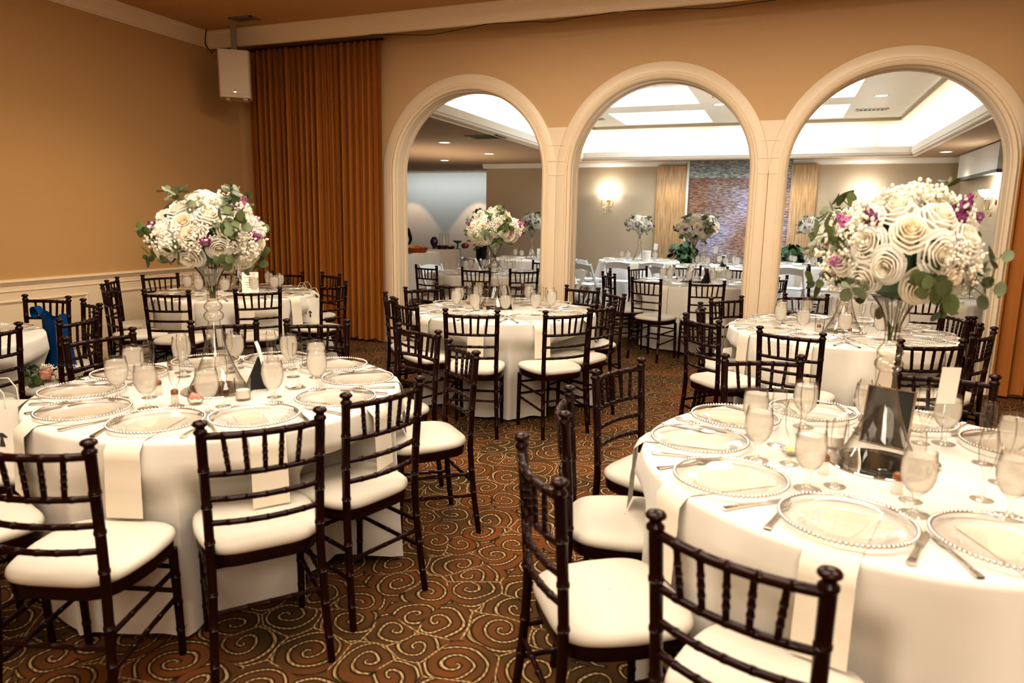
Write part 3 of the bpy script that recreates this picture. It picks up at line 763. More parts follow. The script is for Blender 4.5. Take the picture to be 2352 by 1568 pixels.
def arrangement(seed, A=.205, Cz=.152, nr=29, dense=1., tall=None):
    """flattened dome of roses, hydrangeas, baby's breath, stock and eucalyptus; base at the vase mouth"""
    rnd = random.Random(seed)
    t = thing('flower_arrangement', 'flowers', 'flowers')
    c = Vector((0,0,Cz*.82))
    m = MB(); m.ball(c, 1, 16, 10, (A*.76, A*.76, Cz*.76)); obj('leafy_core', m, 'leaf_dark', t, 180)
    slots = []
    n = nr+7
    for k in range(n):
        z = 1-1.56*(k+.5)/n; a = k*2.39996+rnd.uniform(-.12,.12)+seed; q = sqrt(max(0,1-z*z)); slots.append(Vector((q*cos(a), q*sin(a), z)))
    hyd = set([0, n-1, n-3, n-6])
    def at(d, k=1.): return c+Vector((d.x*A*k, d.y*A*k, d.z*Cz*k))
    def nrm(d): return Vector((d.x/A, d.y/A, d.z/Cz)).normalized()
    for k, d in enumerate(slots):
        if k in hyd:
            s = rnd.uniform(.072,.084); link('hydrangea', rnd.choice(HYDR), t, at(d,.86), q_up(nrm(d), rnd.uniform(0,6)), (s,s,s*.85))
        else:
            s = rnd.uniform(.052,.063); dd = (nrm(d)+Vector((rnd.gauss(0,.14),rnd.gauss(0,.14),rnd.gauss(0,.14)))).normalized()
            link('rose', rnd.choice(ROSES), t, at(d,.98), q_up(dd, rnd.uniform(0,6)), (s,s,s))
    for k in range(int(20*dense)):
        z = rnd.uniform(-.35,.95); a = rnd.uniform(0,6.28); q = sqrt(1-z*z); d = Vector((q*cos(a),q*sin(a),z)); s = rnd.uniform(.05,.07)
        link('babys_breath', rnd.choice(GYP), t, at(d,.93), q_up(nrm(d), rnd.uniform(0,6)), (s,s,s))
    for k in range(int(22*dense)):
        z = rnd.uniform(-.5,.8); a = rnd.uniform(0,6.28); q = sqrt(1-z*z); d = Vector((q*cos(a),q*sin(a),z)); s = rnd.uniform(.9,1.15)
        link('eucalyptus_sprig', rnd.choice(EUC), t, at(d,.84), q_up((nrm(d)+Vector((rnd.gauss(0,.4),rnd.gauss(0,.4),rnd.gauss(-.15,.3)))), rnd.uniform(0,6)), (s,s,s))
    for k in range(int(9*dense)):
        z = rnd.uniform(-.3,.9); a = rnd.uniform(0,6.28); q = sqrt(1-z*z); d = Vector((q*cos(a),q*sin(a),z)); s = rnd.uniform(.9,1.3)
        link('stock_flower', STK[k % 2], t, at(d,1.0), q_up(nrm(d), rnd.uniform(0,6)), (s*.8,s*.8,s*.8))
    return t

# ------------------------------------------------------------------ small table objects
def shaker(lid):
    t = thing('salt_shaker', 'shaker', 'shaker')
    m = MB(); m.lathe([(.001,.001),(.015,.001),(.016,.004),(.0145,.03),(.0125,.044)], 14); obj('glass_jar', m, 'ice_water', t)
    m = MB(); m.lathe([(.0135,.043),(.0145,.046),(.0145,.058),(.010,.064),(.001,.066)], 14); obj('cap', m, lid, t); return t
shaker0 = shaker('copper_lid')
def votive():
    t = thing('votive_tumbler', 'votive', 'candle holder')
    m = MB(); m.lathe([(.001,.003),(.028,.003),(.030,.008),(.034,.095),(.0325,.095),(.0285,.010)], 20); obj('glass_cup', m, 'glass', t)
    m = MB(); m.lathe([(.001,.012),(.026,.012),(.027,.045),(.001,.047)], 16); obj('candle', m, 'paper', t)
    return t
votive0 = votive()
def card_holder():
    t = thing('card_holder', 'card holder', 'card holder')
    m = MB(); m.ball((0,0,.012), .0135, 12, 8); obj('ball_base', m, 'silver', t, 180)
    m = MB(); m.tube([(0,0,.02),(.002,0,.12),(.0,0,.215)], .0013, 6)
    m.tube([(.012*cos(a),0,.227+.012*sin(a)) for a in [i*pi/8-pi/2 for i in range(17)]], .0013, 6, False); obj('wire_stem', m, 'silver', t, 180)
    return t
holder0 = card_holder()
m = MB(); m.box(-.036,.036,-.0008,.0008,0,.115); card_me = m.mesh('table_number_card', 'paper', 0)
def frame_stand(dark=False):
    t = thing('picture_frame', 'frame', 'picture frame')
    T = Matrix.Rotation(R(-12),4,'X'); W, H = .155, .205
    m = MB()
    g = .005 if dark else .016
    for b in ((-W/2,W/2,-.006,.008,0,g),(-W/2,W/2,-.006,.008,H-g,H),(-W/2,-W/2+g,-.006,.008,g,H-g),(W/2-g,W/2,-.006,.008,g,H-g)): m.box(*b, T)
    obj('frame_border', m, 'steel' if dark else 'white_paint', t, 0)
    m = MB(); m.box(-W/2+g,W/2-g,-.002,.0,g,H-g,T); obj('print', m, 'dark_board' if dark else 'paper', t, 0)
    m = MB(); m.box(-W/2+.012,W/2-.012,.001,.007,.012,H-.012,T); obj('backing', m, 'dark_board', t, 0)
    m = MB(); m.add([(-.02,.012,.0),(.02,.012,.0),(.02,.105,.0),(-.02,.105,.0),(-.014,.038,.14),(.014,.038,.14),(.014,.044,.14),(-.014,.044,.14)], [(4,5,1,0)] and [(0,1,5,4),(3,7,6,2),(0,4,7,3),(1,2,6,5),(4,5,6,7)])
    obj('easel_leg', m, 'black', t, 0)
    m = MB()
    for k in range(0 if dark else 5): z = .055+k*.024; w = (.03,.045,.04,.02,.05)[k]; m.box(-w,w,-.0026,-.0022,z,z+.004,T)
    if not dark: obj('lettering', m, 'ink', t, 0)
    return t
frame0 = frame_stand(); frame1 = frame_stand(True)

# ------------------------------------------------------------------ lay the dining tables
TB = {
 'T1': dict(c=(-2.27,2.36), R=.76, name='front left table', off=-144, cloth='cloth'),
 'T2': dict(c=(.36,2.43), R=.76, name='front right table', off=-142, cloth='cloth'),
 'T3': dict(c=(-2.14,5.40), R=.76, name='middle table', off=-156, cloth='cloth'),
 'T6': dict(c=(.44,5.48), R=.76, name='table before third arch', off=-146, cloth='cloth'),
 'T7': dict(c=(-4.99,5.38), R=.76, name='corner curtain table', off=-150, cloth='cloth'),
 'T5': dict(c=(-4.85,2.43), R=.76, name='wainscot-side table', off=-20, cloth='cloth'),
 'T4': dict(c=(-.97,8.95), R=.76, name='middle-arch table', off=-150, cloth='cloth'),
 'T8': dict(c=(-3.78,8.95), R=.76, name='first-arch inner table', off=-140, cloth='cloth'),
 'T9': dict(c=(-4.46,12.63), R=.76, name='first-arch rear table', off=0, cloth='cloth_cool_lit'),
 'T10': dict(c=(-2.52,13.3), R=.76, name='sconce-side rear table', off=0, cloth='cloth_cool_lit'),
 'T11': dict(c=(-.98,12.25), R=.76, name='water-wall rear table', off=0, cloth='cloth_cool_lit'),
 'T12': dict(c=(.50,13.6), R=.76, name='third-arch rear table', off=0, cloth='cloth_cool_lit'),
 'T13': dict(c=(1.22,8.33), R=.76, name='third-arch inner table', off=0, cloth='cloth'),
}
CH = {
'T1': [(-1.48,1.68,140),(-1.34,2.18,163),(-1.43,3.05,227),(-1.9,3.46,247),(-2.58,3.44,295),(-3.06,3.19,317),(-3.29,2.56,354),(-1.91,1.235,107),(-2.60,1.20,72),(-3.17,1.70,36)],
'T5': [(-4.5,3.46,248),(-3.96,2.95,201),(-5.08,3.55,283),(-3.97,2.42,180)],
'T2': [(-.04,1.36,69),(-.56,1.67,35),(-.66,2.27,14),(-.62,2.93,339),(-.04,3.43,291),(.70,3.38,268)],
'T3': [(-1.94,4.28,105),(-1.34,4.58,139),(-1.21,5.09,164),(-1.7,6.26,250),(-1.32,5.92,221),(-2.92,4.83,40),(-2.58,4.51,55),(-2.99,5.55,325),(-2.89,6.0,305),(-2.48,6.24,292)],
'T6': [(-.39,5.99,322),(-.52,5.31,9),(-.45,4.65,42),(.09,4.32,72),(.81,4.3,116),(1.18,4.85,151),(1.25,5.34,173),(1.19,5.68,195),(.24,6.6,286)],
'T7': [(-5.91,5.33,345),(-4.64,4.23,112),(-4.11,4.69,139),(-4.55,6.34,246),(-3.88,5.45,177),(-5.06,6.25,282),(-5.87,4.74,37),(-5.31,4.25,66),(-5.75,5.98,322)],
'T4': [(-1.33,7.5,68),(-.69,7.51,110),(-1.88,8.07,36),(-1.98,8.58,13),(-1.78,9.35,330),(-1.2,9.95,283),(-.5,9.9,244),(.05,8.62,165)],
'T8': [(-4.26,7.98,75),(-3.55,7.97,99),(-2.95,8.09,128),(-3.3,9.78,240)],
'T13': [(1.23,7.1,90)],
}
CLK = {k: Clock(v['c']) for k, v in TB.items()}
SH = {}
CHG = 'mahogany bamboo-turned chairs round the tables'
for k, tb in TB.items():
    dents = []; cx, cy = tb['c']
    for (mx, my, f) in CH.get(k, []):
        fa = R(f); ox, oy = mx+.212*cos(fa), my+.212*sin(fa)     # seat centre
        fx, fy = ox+.205*cos(fa)-cx, oy+.205*sin(fa)-cy
        dents.append((atan2(fy,fx), hypot(fx,fy)))
        far = oy > 6.95
        ang = math.degrees(atan2(my-cy, mx-cx)); hr = CLK[k].hour(ang, 'chair')
        lab = 'mahogany chair with ivory cushion at %s of the %s' % (hr, tb['name'])
        place(chair_far if far else chair_near, (ox,oy,0), fa-pi/2, lab, CHG)
    SH[k] = ClothShape(tb['R'], hash(k[1:]) % 97 if False else int(k[1:])*7+3, dents)
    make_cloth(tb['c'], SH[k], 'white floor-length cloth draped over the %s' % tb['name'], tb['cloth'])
    place(table0, (cx,cy,0), .2*int(k[1:]), 'folding round table hidden under the cloth of the %s' % tb['name'], 'round banquet tables')
ZT = .7625
def napkin(k, ang, wid=.125, ln=None):
    tb = TB[k]; sh = SH[k]; Rr = tb['R']; z1 = .42
    for da, d in sh.d:
        if abs((ang-da+pi) % (2*pi)-pi) < .34 and d < Rr+.04: z1 = .502
    us = [(-1+.5*i)*wid/2 for i in range(5)]
    m = MB(); rows = []; hang = max(sh.r(ang+u/Rr, z) for u in us for z in (.74,.68,.66))+.007
    for rho, z in ((.47,ZT+.0025),(.70,ZT+.0025),(Rr-.012,ZT+.003),(Rr+.004,ZT-.004),(hang-.002,ZT-.03)):
        rows.append([(rho,u,z) for u in us])
    for j in range(1,8):
        z = ZT-.03-(ZT-.03-z1)*j/7; rr = max(hang, max(sh.r(ang+u/Rr, z) for u in us)+.006) if z > .66 else hang+.012*j/7
        rows.append([(rr, u*(1+.03*j/7), z) for u in us])
    m.grid(rows)
    me = m.mesh('napkin', 'napkin', 60)
    o = link('napkin', me, None, (tb['c'][0],tb['c'][1],0), (0,0,ang))
    return o
def polar(c, a, r): return (c[0]+r*cos(a), c[1]+r*sin(a))
FULL = {'T1':10,'T2':10,'T3':10,'T6':10,'T7':10,'T4':9}
rnd = random.Random(21)
for k, n in FULL.items():
    tb = TB[k]; c = tb['c']; clk = CLK[k]; nm = tb['name']
    for i in range(n):
        a = R(tb['off']+i*360/n+rnd.uniform(-1.2,1.2)); deg = math.degrees(a); hr = clk.hour(deg, 'plate'); at = '%s of the %s' % (hr, nm)
        x, y = polar(c, a, .575 if k in ('T1','T2') else .56)
        place(plate0, (x,y,ZT+.004), rnd.uniform(0,6), 'glass charger plate with beaded rim at '+at, 'glass charger plates')
        o = napkin(k, a+rnd.uniform(-.01,.01)); tag(o, 'ivory napkin hanging over the edge at '+at, 'napkin', 'hanging napkins')
        for dl, r0, me, w, rz in ((15.5,.625,knife_me,'knife',rnd.gauss(0,.06)),(-14,.645,fork_me,'fork',rnd.gauss(.0,.12))):
            aa = a+R(dl); x, y = polar(c, aa, r0)
            o = link('table_'+w, me, None, (x,y,ZT+.001), (0,0,a+pi/2+rz)); tag(o, 'steel dinner %s beside the plate at %s' % (w, at), w, 'dinner %ss on the tables' % w)
        x, y = polar(c, a+R(17+rnd.uniform(-2,2)), .41+rnd.uniform(-.02,.02))
        place(goblet0, (x,y,ZT), rnd.uniform(0,6), 'stemmed goblet of iced water at '+at, 'goblets of iced water', 1.1)
        x, y = polar(c, a+R(25+rnd.uniform(-4,3)), .325+rnd.uniform(-.02,.015))
        o = link('champagne_flute', flute_me, None, (x,y,ZT), (0,0,0)); tag(o, 'empty slender champagne flute at '+at, 'glass', 'champagne flutes')
# centrepieces
arr0 = arrangement(11); arr1 = arrangement(5, .21, .155, 28); arr2 = arrangement(17, .20, .15, 27)
ARRS = {'T1':(arr0,0.4),'T2':(arr1,2.3),'T3':(arr2,1.0),'T6':(arr1,4.0),'T7':(arr0,3.0),'T4':(arr2,3.6),'T5':(arr1,1.0)}
FARR = {'T8':(arr2,.3),'T9':(arr0,1.7),'T10':(arr2,5.1),'T11':(arr1,.7),'T12':(arr0,4.3),'T13':(arr2,2.2)}
m = MB(); m.lathe([(.001,.0),(.150,.0),(.152,.003),(.150,.005),(.001,.005)], 64); mir_me = m.mesh('mirror_base', 'mirror', 30)
VP = {'T1':(-2.27,2.31),'T2':(.345,2.42),'T3':(-2.26,5.46),'T4':(-1.02,9.0),'T6':(.46,5.42),'T7':(-5.07,5.52),'T11':(-1.22,12.2)}
for k, (ar, rz) in {**ARRS, **FARR}.items():
    c = VP.get(k, TB[k]['c']); nm = TB[k]['name']
    o = link('mirror_base', mir_me, None, (c[0],c[1],ZT+.0005), (0,0,0)); tag(o, 'round mirror tile under the vase on the %s' % nm, 'mirror', 'centrepiece mirrors')
    place(vase0, (c[0],c[1],ZT+.006), rz, 'tall clear glass trumpet vase standing on the %s' % nm, 'trumpet vases')
    if 1:
        fl = place(ar, (c[0],c[1],ZT+.006+(.525 if k == 'T2' else .54)), rz, 'domed white rose and hydrangea arrangement on the %s' % nm, 'white flower arrangements', .90 if k == 'T2' else .97)
        if k == 'T2': fl.scale = (.90,.90,1.10)
    for j, da in enumerate((.0,.28)):
        x, y = polar(c, -pi/2+.6*(j+1)-1.4+da, .235+.02*j)
        if k in FULL: place(shaker0, (x,y,ZT), 0, '%s with copper cap near the mirror on the %s' % (('small salt shaker','small pepper shaker')[j], nm), 'salt and pepper shakers')
def on(k, a, r): x, y = polar(TB[k]['c'], R(a), r); return (x,y,ZT)
def frame_at(k, loc, rz, lab): place(frame1 if k in ('T2','T3') else frame0, loc, rz, lab, 'framed table cards')
frame_at('T2', (.385,2.64,ZT), R(-24), 'dark-backed frame leaning behind the vase on the front right table')
frame_at('T1', (-2.10,2.44,ZT), R(225-90), 'frame seen edge-on beside the vase on the front left table')
frame_at('T3', (-2.10,5.48,ZT), R(118), 'dark-backed frame right of the vase on the middle table')
frame_at('T7', (-4.84,5.42,ZT), R(38), 'white framed card facing out from the corner curtain table')
frame_at('T4', (-.80,8.90,ZT), R(120), 'frame with black easel on the middle-arch table')
frame_at('T10', (-2.33,13.05,ZT), R(12), 'white framed card on the sconce-side rear table')
frame_at('T9', (-4.22,12.5,ZT), R(25), 'white framed card on the first-arch rear table')
frame_at('T11', (-.85,12.25,ZT), R(120), 'frame with black easel on the water-wall rear table')
frame_at('T12', (.68,13.4,ZT), R(160), 'small frame on the third-arch rear table')
def card(k, loc, rz, nm, z=0):
    place(holder0, loc, rz, 'silver ball-based wire card holder on the %s' % nm, 'wire card holders')
    o = link('table_number_card', card_me, None, (loc[0],loc[1]-.004,loc[2]+.218+z), (0,R(4),rz)); tag(o, 'blank white table card clipped upright on the %s' % nm, 'card', 'table number cards')
card('T2', (.515,2.44,ZT), R(35), 'front right table')
card('T6', (.565,5.30,ZT), R(60), 'table before third arch')
card('T11', (-1.04,12.35,ZT), R(5), 'water-wall rear table')
card('T10', (-2.18,13.1,ZT), R(-5), 'sconce-side rear table')
place(votive0, (.225,2.54,ZT), 0, 'clear glass votive tumbler left of the vase on the front right table', 'votive tumblers')
place(votive0, (-2.05,2.22,ZT), 0, 'clear glass votive tumbler right of the vase on the front left table', 'votive tumblers')
place(votive0, (-2.33,5.24,ZT), 0, 'clear glass votive tumbler on the middle table', 'votive tumblers')
place(votive0, (.30,5.35,ZT), 0, 'clear glass votive tumbler on the table before third arch', 'votive tumblers')
t = thing('lemon_dish', 'small glass dish of lemon wedges on the front right table', 'dish', (.09,2.41,ZT))
m = MB(); m.lathe([(.001,.002),(.028,.002),(.042,.016),(.045,.022),(.043,.022),(.026,.005),(.001,.004)], 20); obj('glass_dish', m, 'glass', t)
for k in range(3):
    a = k*2.1; m = MB(); m.ball((.014*cos(a),.014*sin(a),.016), .014, 8, 6, (1.2,.7,.6)); obj('lemon_wedge', m, 'lemon', t, 180)
t = thing('candy_dish', 'small glass dish of wrapped candies before the vase on the front left table', 'dish', (-2.175,2.09,ZT))
m = MB(); m.lathe([(.001,.002),(.022,.002),(.032,.020),(.035,.040),(.033,.040),(.029,.019),(.020,.005),(.001,.005)], 20); obj('glass_dish', m, 'glass', t)
for k in range(6):
    a = k*1.05; m = MB(); m.ball((.014*cos(a),.014*sin(a),.032+.006*(k%2)), .011, 7, 5); obj('candy', m, 'candy', t, 180)
t = thing('butter_dish', 'small glass butter dish at the right of the front left table centre', 'dish', (-1.98,2.46,ZT))
m = MB(); m.lathe([(.001,.002),(.03,.002),(.042,.014),(.040,.015),(.028,.005),(.001,.004)], 20); obj('glass_dish', m, 'glass', t)

# far tables: a few glasses and plates
PL_FAR = {'T8':(8,'plates'),'T10':(7,''),'T11':(7,''),'T9':(5,''),'T12':(6,''),'T5':(5,''),'T13':(5,'')}
for k, (n, _) in PL_FAR.items():
    c = TB[k]['c']; nm = TB[k]['name']; clk = CLK[k]
    for i in range(n):
        a = R(TB[k]['off']+i*360/n+17); deg = math.degrees(a); hr = clk.hour(deg,'plate'); at = '%s of the %s' % (hr, nm)
        x, y = polar(c, a, .56); place(plate0, (x,y,ZT+.004), 0, 'glass charger plate with beaded rim at '+at, 'glass charger plates')
        x, y = polar(c, a+R(16), .43); o = link('champagne_flute', flute_me, None, (x,y,ZT), (0,0,0)); tag(o, 'empty slender champagne flute at '+at, 'glass', 'champagne flutes')
        x, y = polar(c, a+R(22), .33); place(goblet0, (x,y,ZT), 0, 'stemmed goblet of iced water at '+at, 'goblets of iced water')
        o = napkin(k, a); tag(o, 'ivory napkin hanging over the edge at '+at, 'napkin', 'hanging napkins')

# ------------------------------------------------------------------ white folding chairs
def folding_chair():
    t = thing('folding_chair', 'chair', 'chair'); S = .02
    def bar(p, q, w, d):
        m = MB(); p = Vector(p); q = Vector(q); u = (q-p).normalized(); x = Vector((1,0,0)); y = u.cross(x)
        vs = [e+x*sx*w/2+y*sy*d/2 for e in (p,q) for sx,sy in ((-1,-1),(1,-1),(1,1),(-1,1))]
        m.add(vs, [(3,2,1,0),(4,5,6,7),(0,1,5,4),(1,2,6,5),(2,3,7,6),(3,0,4,7)]); return m
    for sx in (-1,1):
        obj('leg', bar((sx*.205,.24,0),(sx*.205,-.20,.80), .022,.042), 'white_resin', t, 0)
        obj('leg', bar((sx*.178,-.24,0),(sx*.178,.10,.46), .022,.040), 'white_resin', t, 0)
    m = MB(); m.box(-.19,.19,-.17,.22,.43,.46); obj('seat', m, 'white_resin', t, 0)
    m = MB(); rows = []
    for i in range(13):
        u = i/6-1; x = u*.20; zt = .775+.030*(1-u*u); zb = .665+.028*(1-u*u); yb = lambda z: -.20+(.80-z)*.55-.02*(1-u*u)
        rows.append([(x,yb(zb)-.01,zb),(x,yb(zt)-.01,zt),(x,yb(zt)+.012,zt),(x,yb(zb)+.012,zb)])
    m.grid(rows, True); obj('backrest', m, 'white_resin', t, 40)
    m = MB(); m.tube([(-.178,-.18,.08),(.178,-.18,.08)], .010, 6); obj('stretcher', m, 'white_resin', t)
    m = MB(); m.tube([(-.205,.19,.10),(.205,.19,.10)], .010, 6); obj('stretcher', m, 'white_resin', t)
    return t
fold0 = folding_chair()
FG = 'white folding chairs in the inner room'
for x, y, f, lab in (
 (-3.46,11.93,10,'white folding chair side-on at the left of the sconce-side rear table'),
 (-3.0,11.28,70,'white folding chair seen side-on just beyond the first pillar'),
 (-3.2,12.36,40,'white folding chair, tallest beyond the first pillar, touching the rear table'),
 (-2.62,12.15,88,'white folding chair with back to us before the rear sconce table'),
 (-2.00,12.25,118,'white folding chair second before the rear sconce table, behind dark chair'),
 (-1.62,11.35,50,'white folding chair pushed to the water-wall rear table'),
 (-.40,13.3,190,'white folding chair at the water wall table beside the second pillar'),
 (-4.62,9.35,335,'white folding chair with bluish back at the table inside first arch'),
 (-4.75,8.45,25,'white folding chair behind the leftmost dark chair inside first arch'),
 (-3.05,9.55,225,'white folding chair with rounded back by the first pillar inside first arch'),
 (-5.15,11.75,60,'white folding chair near the dark-clothed server inside first arch'),
 (-4.70,11.60,85,'white folding chair with back to us at the rear first-arch table'),
 (.08,12.25,75,'white folding chair nearest the second pillar inside the third arch'),
 (.75,12.30,110,'white folding chair beside the dark chair inside the third arch')):
    for v in TB.values():
        dx, dy = x-v['c'][0], y-v['c'][1]; q = hypot(dx,dy)
        if q < v['R']+.42: x, y = v['c'][0]+dx/q*(v['R']+.42), v['c'][1]+dy/q*(v['R']+.42)
    place(fold0, (x,y,0), R(f-90), lab, FG)
place(chair_far, (.62,11.15,0), R(0-90), 'mahogany ladder-back chair seen from the side inside the third arch', CHG)

# ------------------------------------------------------------------ bags and bouquet on chairs
def gift_bag(name, label, loc, rz, w=.20, d=.10, h=.235):
    t = thing(name, label, 'gift bag', loc, rz)
    m = MB(); rows = []
    for z, q in ((0,.98),(.02,1),(h*.5,.985),(h,1.)): rows.append([(-w/2*q,-d/2*q,z),(w/2*q,-d/2*q,z),(w/2*q,d/2*q,z),(-w/2*q,d/2*q,z)])
    m.grid(rows, True); m.add(rows[0], [(3,2,1,0)]); obj('paper_body', m, 'paper', t, 0)
    for s in (-1,1):
        m = MB(); m.tube([(-.05,s*d/2,h-.01),(-.048,s*d/2,h+.05),(-.02,s*d/2,h+.095),(.02,s*d/2,h+.095),(.048,s*d/2,h+.05),(.05,s*d/2,h-.01)], .0025, 6); obj('handle', m, 'napkin', t, 60)
    m = MB(); y = -d/2-.0012
    m.add([(x,y,z) for x,z in ((.012,.06),(.034,.058),(.027,.10),(.043,.096),(.045,.101),(.029,.118),(.017,.119),(.002,.104),(.004,.098),(.018,.101))], [tuple(range(10))])
    m.box(-.03,-.022,y-.0003,y+.0003,.085,.10)
    obj('printed_motif', m, 'ink', t, 0); return t
gift_bag('gift_bag', 'white paper gift bag with dark figure on corner-table chair by the curtain', (-4.22,5.55,.497), R(-2))
gift_bag('gift_bag', 'second white paper gift bag behind chair rungs by the curtain', (-4.66,6.02,.497), R(10))
gift_bag('gift_bag', 'white paper gift bag with dark figure at the left of the front left table', (-3.02,1.86,.497), R(30))
def tote():
    t = thing('tote_bag', 'blue cloth tote bag slumped on a chair by the wainscot wall', 'bag', (-4.56,3.22,.497), R(-25))
    m = MB(); n = 28; rows = []
    for j in range(10):
        q = j/9; z = .36*q; w = .19-.02*q; d = .09*(1-q*.55); row = []
        for k in range(n):
            a = 2*pi*k/n; ca, sa = cos(a), sin(a); x = math.copysign(abs(ca)**.5,ca)*w; y = math.copysign(abs(sa)**.7,sa)*d
            wr = .012*sin(5*a+q*4)*(.3+q); row.append((x+wr*ca, y+wr*sa, z+.03*q*sin(2*a+.6)-.03*q*q*abs(ca)))
        rows.append(row)
    m.grid(rows, True); m.add(rows[0], [tuple(range(n-1,-1,-1))]); obj('cloth_body', m, 'blue_cloth', t, 70)
    m = MB(); pts = catmull([(-.12,-.04,.33),(-.22,-.05,.38),(-.32,-.06,.36),(-.36,-.05,.30),(-.28,-.04,.30),(-.15,-.03,.33)], 24)
    m.grid([[p+Vector((0,.02,.0)) for p in pts],[p-Vector((0,.02,.004)) for p in pts]]); obj('strap', m, 'blue_cloth', t, 70)
tote()
def lying_bouquet():
    t = thing('hand_bouquet', 'blush rose and fern bouquet lying on a chair beside the blue tote', 'bouquet', (-4.17,2.87,.497), R(20))
    rr = random.Random(3)
    pk = ROSES[0].copy(); pk.materials.clear(); pk.materials.append(M['pink_rose'])
    for k, (x,y,z) in enumerate(((0,0,.05),(.07,.02,.045),(-.05,.05,.05),(.03,-.06,.05),(.12,-.03,.04),(.16,.03,.045))):
        s = .042; link('rose', pk if k in (0,3) else ROSES[2], t, (x,y,z), (rr.uniform(-.7,.7),rr.uniform(-.7,.7),0), (s,s,s))
    for k in range(9):
        a = 2.2+k*.35; link('fern_frond', EUC[k%3], t, (-.05+.06*cos(a),.05*sin(a),.03), (R(80),rr.uniform(-.4,.4),a+pi/2), (1.1,1.1,1.1))
    for k in range(3): link('babys_breath', GYP[k], t, (-.03+.08*k,.03,.05), (0,0,k), (.045,.045,.045))
    m = MB(); m.tube([(.05,0,.02),(.2,.02,.015),(.28,.03,.012)], .014, 8); obj('stem_bundle', m, 'stem', t)
lying_bouquet()
m = MB(); m.tube(catmull([(0,0,0),(.004,0,.12),(.012,0,.20),(.03,0,.225),(.05,0,.21),(.052,0,.19)], 20), .008, 8)
o = obj('candy_cane', m, 'candy', loc=(-4.42,5.80,.497)); tag(o, 'pink candy cane standing behind the corner-table gift bag', 'candy cane')

# ------------------------------------------------------------------ wall and ceiling fittings
t = thing('loudspeaker', 'beige wall loudspeaker hung high in the left corner', 'speaker', (-5.97,6.62,2.80), R(38))
m = MB()
pts = [(-.175,0),(-.165,-.15),(-.15,-.165),(.15,-.165),(.165,-.15),(.175,0),(.12,.16),(-.12,.16)]
m.prism(pts, .02, .53, lambda u,v,w: (u,v,w)); obj('cabinet', m, 'speaker_white', t)
m = MB(); m.box(-.15,.15,-.172,-.160,.06,.51); obj('grille', m, 'vent_grey', t); t.children[-1].data.materials[0] = M['speaker_white']
m = MB(); m.lathe([(.001,0),(.017,0),(.017,.004),(.001,.005)], 16, Matrix.Translation((.0,-.172,.085)) @ Matrix.Rotation(R(90),4,'X')); obj('round_badge', m, 'silver', t)
m = MB(); m.box(-.10,-.06,-.10,.06,0,.02); m.box(.08,.13,-.12,.06,0,.02); obj('foot', m, 'speaker_white', t)
m = MB(); m.box(-.03,.03,.0,.05,.55,.83); obj('bracket', m, 'vent_grey', t)
m = MB(); m.tube(catmull([(-6.43,6.70,3.63),(-6.42,6.66,3.50),(-6.36,6.62,3.42),(-6.26,6.60,3.34)], 12), .006, 6); o = obj('speaker_cable', m, 'wire'); tag(o, 'black cable running from the ceiling corner to the loudspeaker', 'cable')
for k, (x0, x1, zz) in enumerate(((-4.35,-2.9,3.40),(-3.0,-1.55,3.42),(-1.6,.2,3.41))):
    m = MB(); m.tube(catmull([(x0,YV+.012,3.462),((x0*2+x1)/3,YV-.0,zz+.02),((x0+x1)/2,YV-.004,zz),((x0+2*x1)/3,YV,zz+.015),(x1,YV+.012,3.462)], 24), .004, 5)
    o = obj('loose_wire', m, 'wire'); tag(o, 'thin loose wire drooping below the cornice, %s' % ('nearest the curtain','above the first pillar','above the middle arch')[k], 'wire', 'loose wires under the cornice')
def vent(loc, w, d, label, frame, slatm, n=7):
    t = thing('air_vent', label, 'vent', loc)
    m = MB(); m.box(-w/2,w/2,-d/2,d/2,-.004,-.001); obj('backing', m, 'vent_dark', t, 0)
    m = MB(); e = .022
    for b in ((-w/2,w/2,-d/2,-d/2+e),(-w/2,w/2,d/2-e,d/2),(-w/2,-w/2+e,-d/2,d/2),(w/2-e,w/2,-d/2,d/2)): m.box(*b,-.010,-.001)
    obj('frame', m, frame, t, 0)
    m = MB()
    for i in range(n): x = -w/2+e+(w-2*e)*(i+.5)/n; m.box(x-.006,x+.006,-d/2+e,d/2-e,-.010,-.004)
    obj('louvre', m, slatm, t, 0)
vent((-5.66,6.46,ZC), .30, .16, 'small brown air vent in the tan ceiling above the left corner', 'vent_grey', 'vent_grey', 5)
vent((-4.42,10.3,ZSO), .55, .45, 'square dark air vent in the lower ceiling inside the first arch', 'vent_grey', 'vent_dark')
vent((-3.62,13.6,ZU), .5, .22, 'dark air vent in the upper ceiling beyond the middle arch', 'white_paint', 'vent_grey')
vent((1.26,13.65,ZU), .5, .22, 'white slatted air vent in upper ceiling inside the third arch', 'white_paint', 'white_paint')
def can(loc, label):
    t = thing('recessed_light', label, 'ceiling light', loc, 0, 'recessed ceiling lights')
    m = MB(); m.lathe([(.11,-.001),(.112,-.006),(.088,-.008),(.085,-.002)], 28); obj('trim_ring', m, 'white_paint', t)
    m = MB(); m.lathe([(.086,-.003),(.001,-.003)], 24); obj('lamp', m, 'can_glow', t)
can((-5.45,10.9,ZSO), 'round recessed light nearest us in lower ceiling inside first arch')
can((-5.52,13.0,ZSO), 'round recessed light, right one of the inner pair inside first arch')
can((-7.15,14.3,ZSO), 'round recessed light above the buffet inside the first arch')
can((-1.13,12.4,ZU), 'round recessed light in the upper ceiling beside the middle skylights')
can((1.24,10.0,ZU), 'large round recessed light at the top inside the third arch')
can((1.24,12.2,ZU), 'round recessed light further in on the upper ceiling, third arch')
can((2.55,14.3,ZSO), 'round recessed light in the lower ceiling by the far right corner')
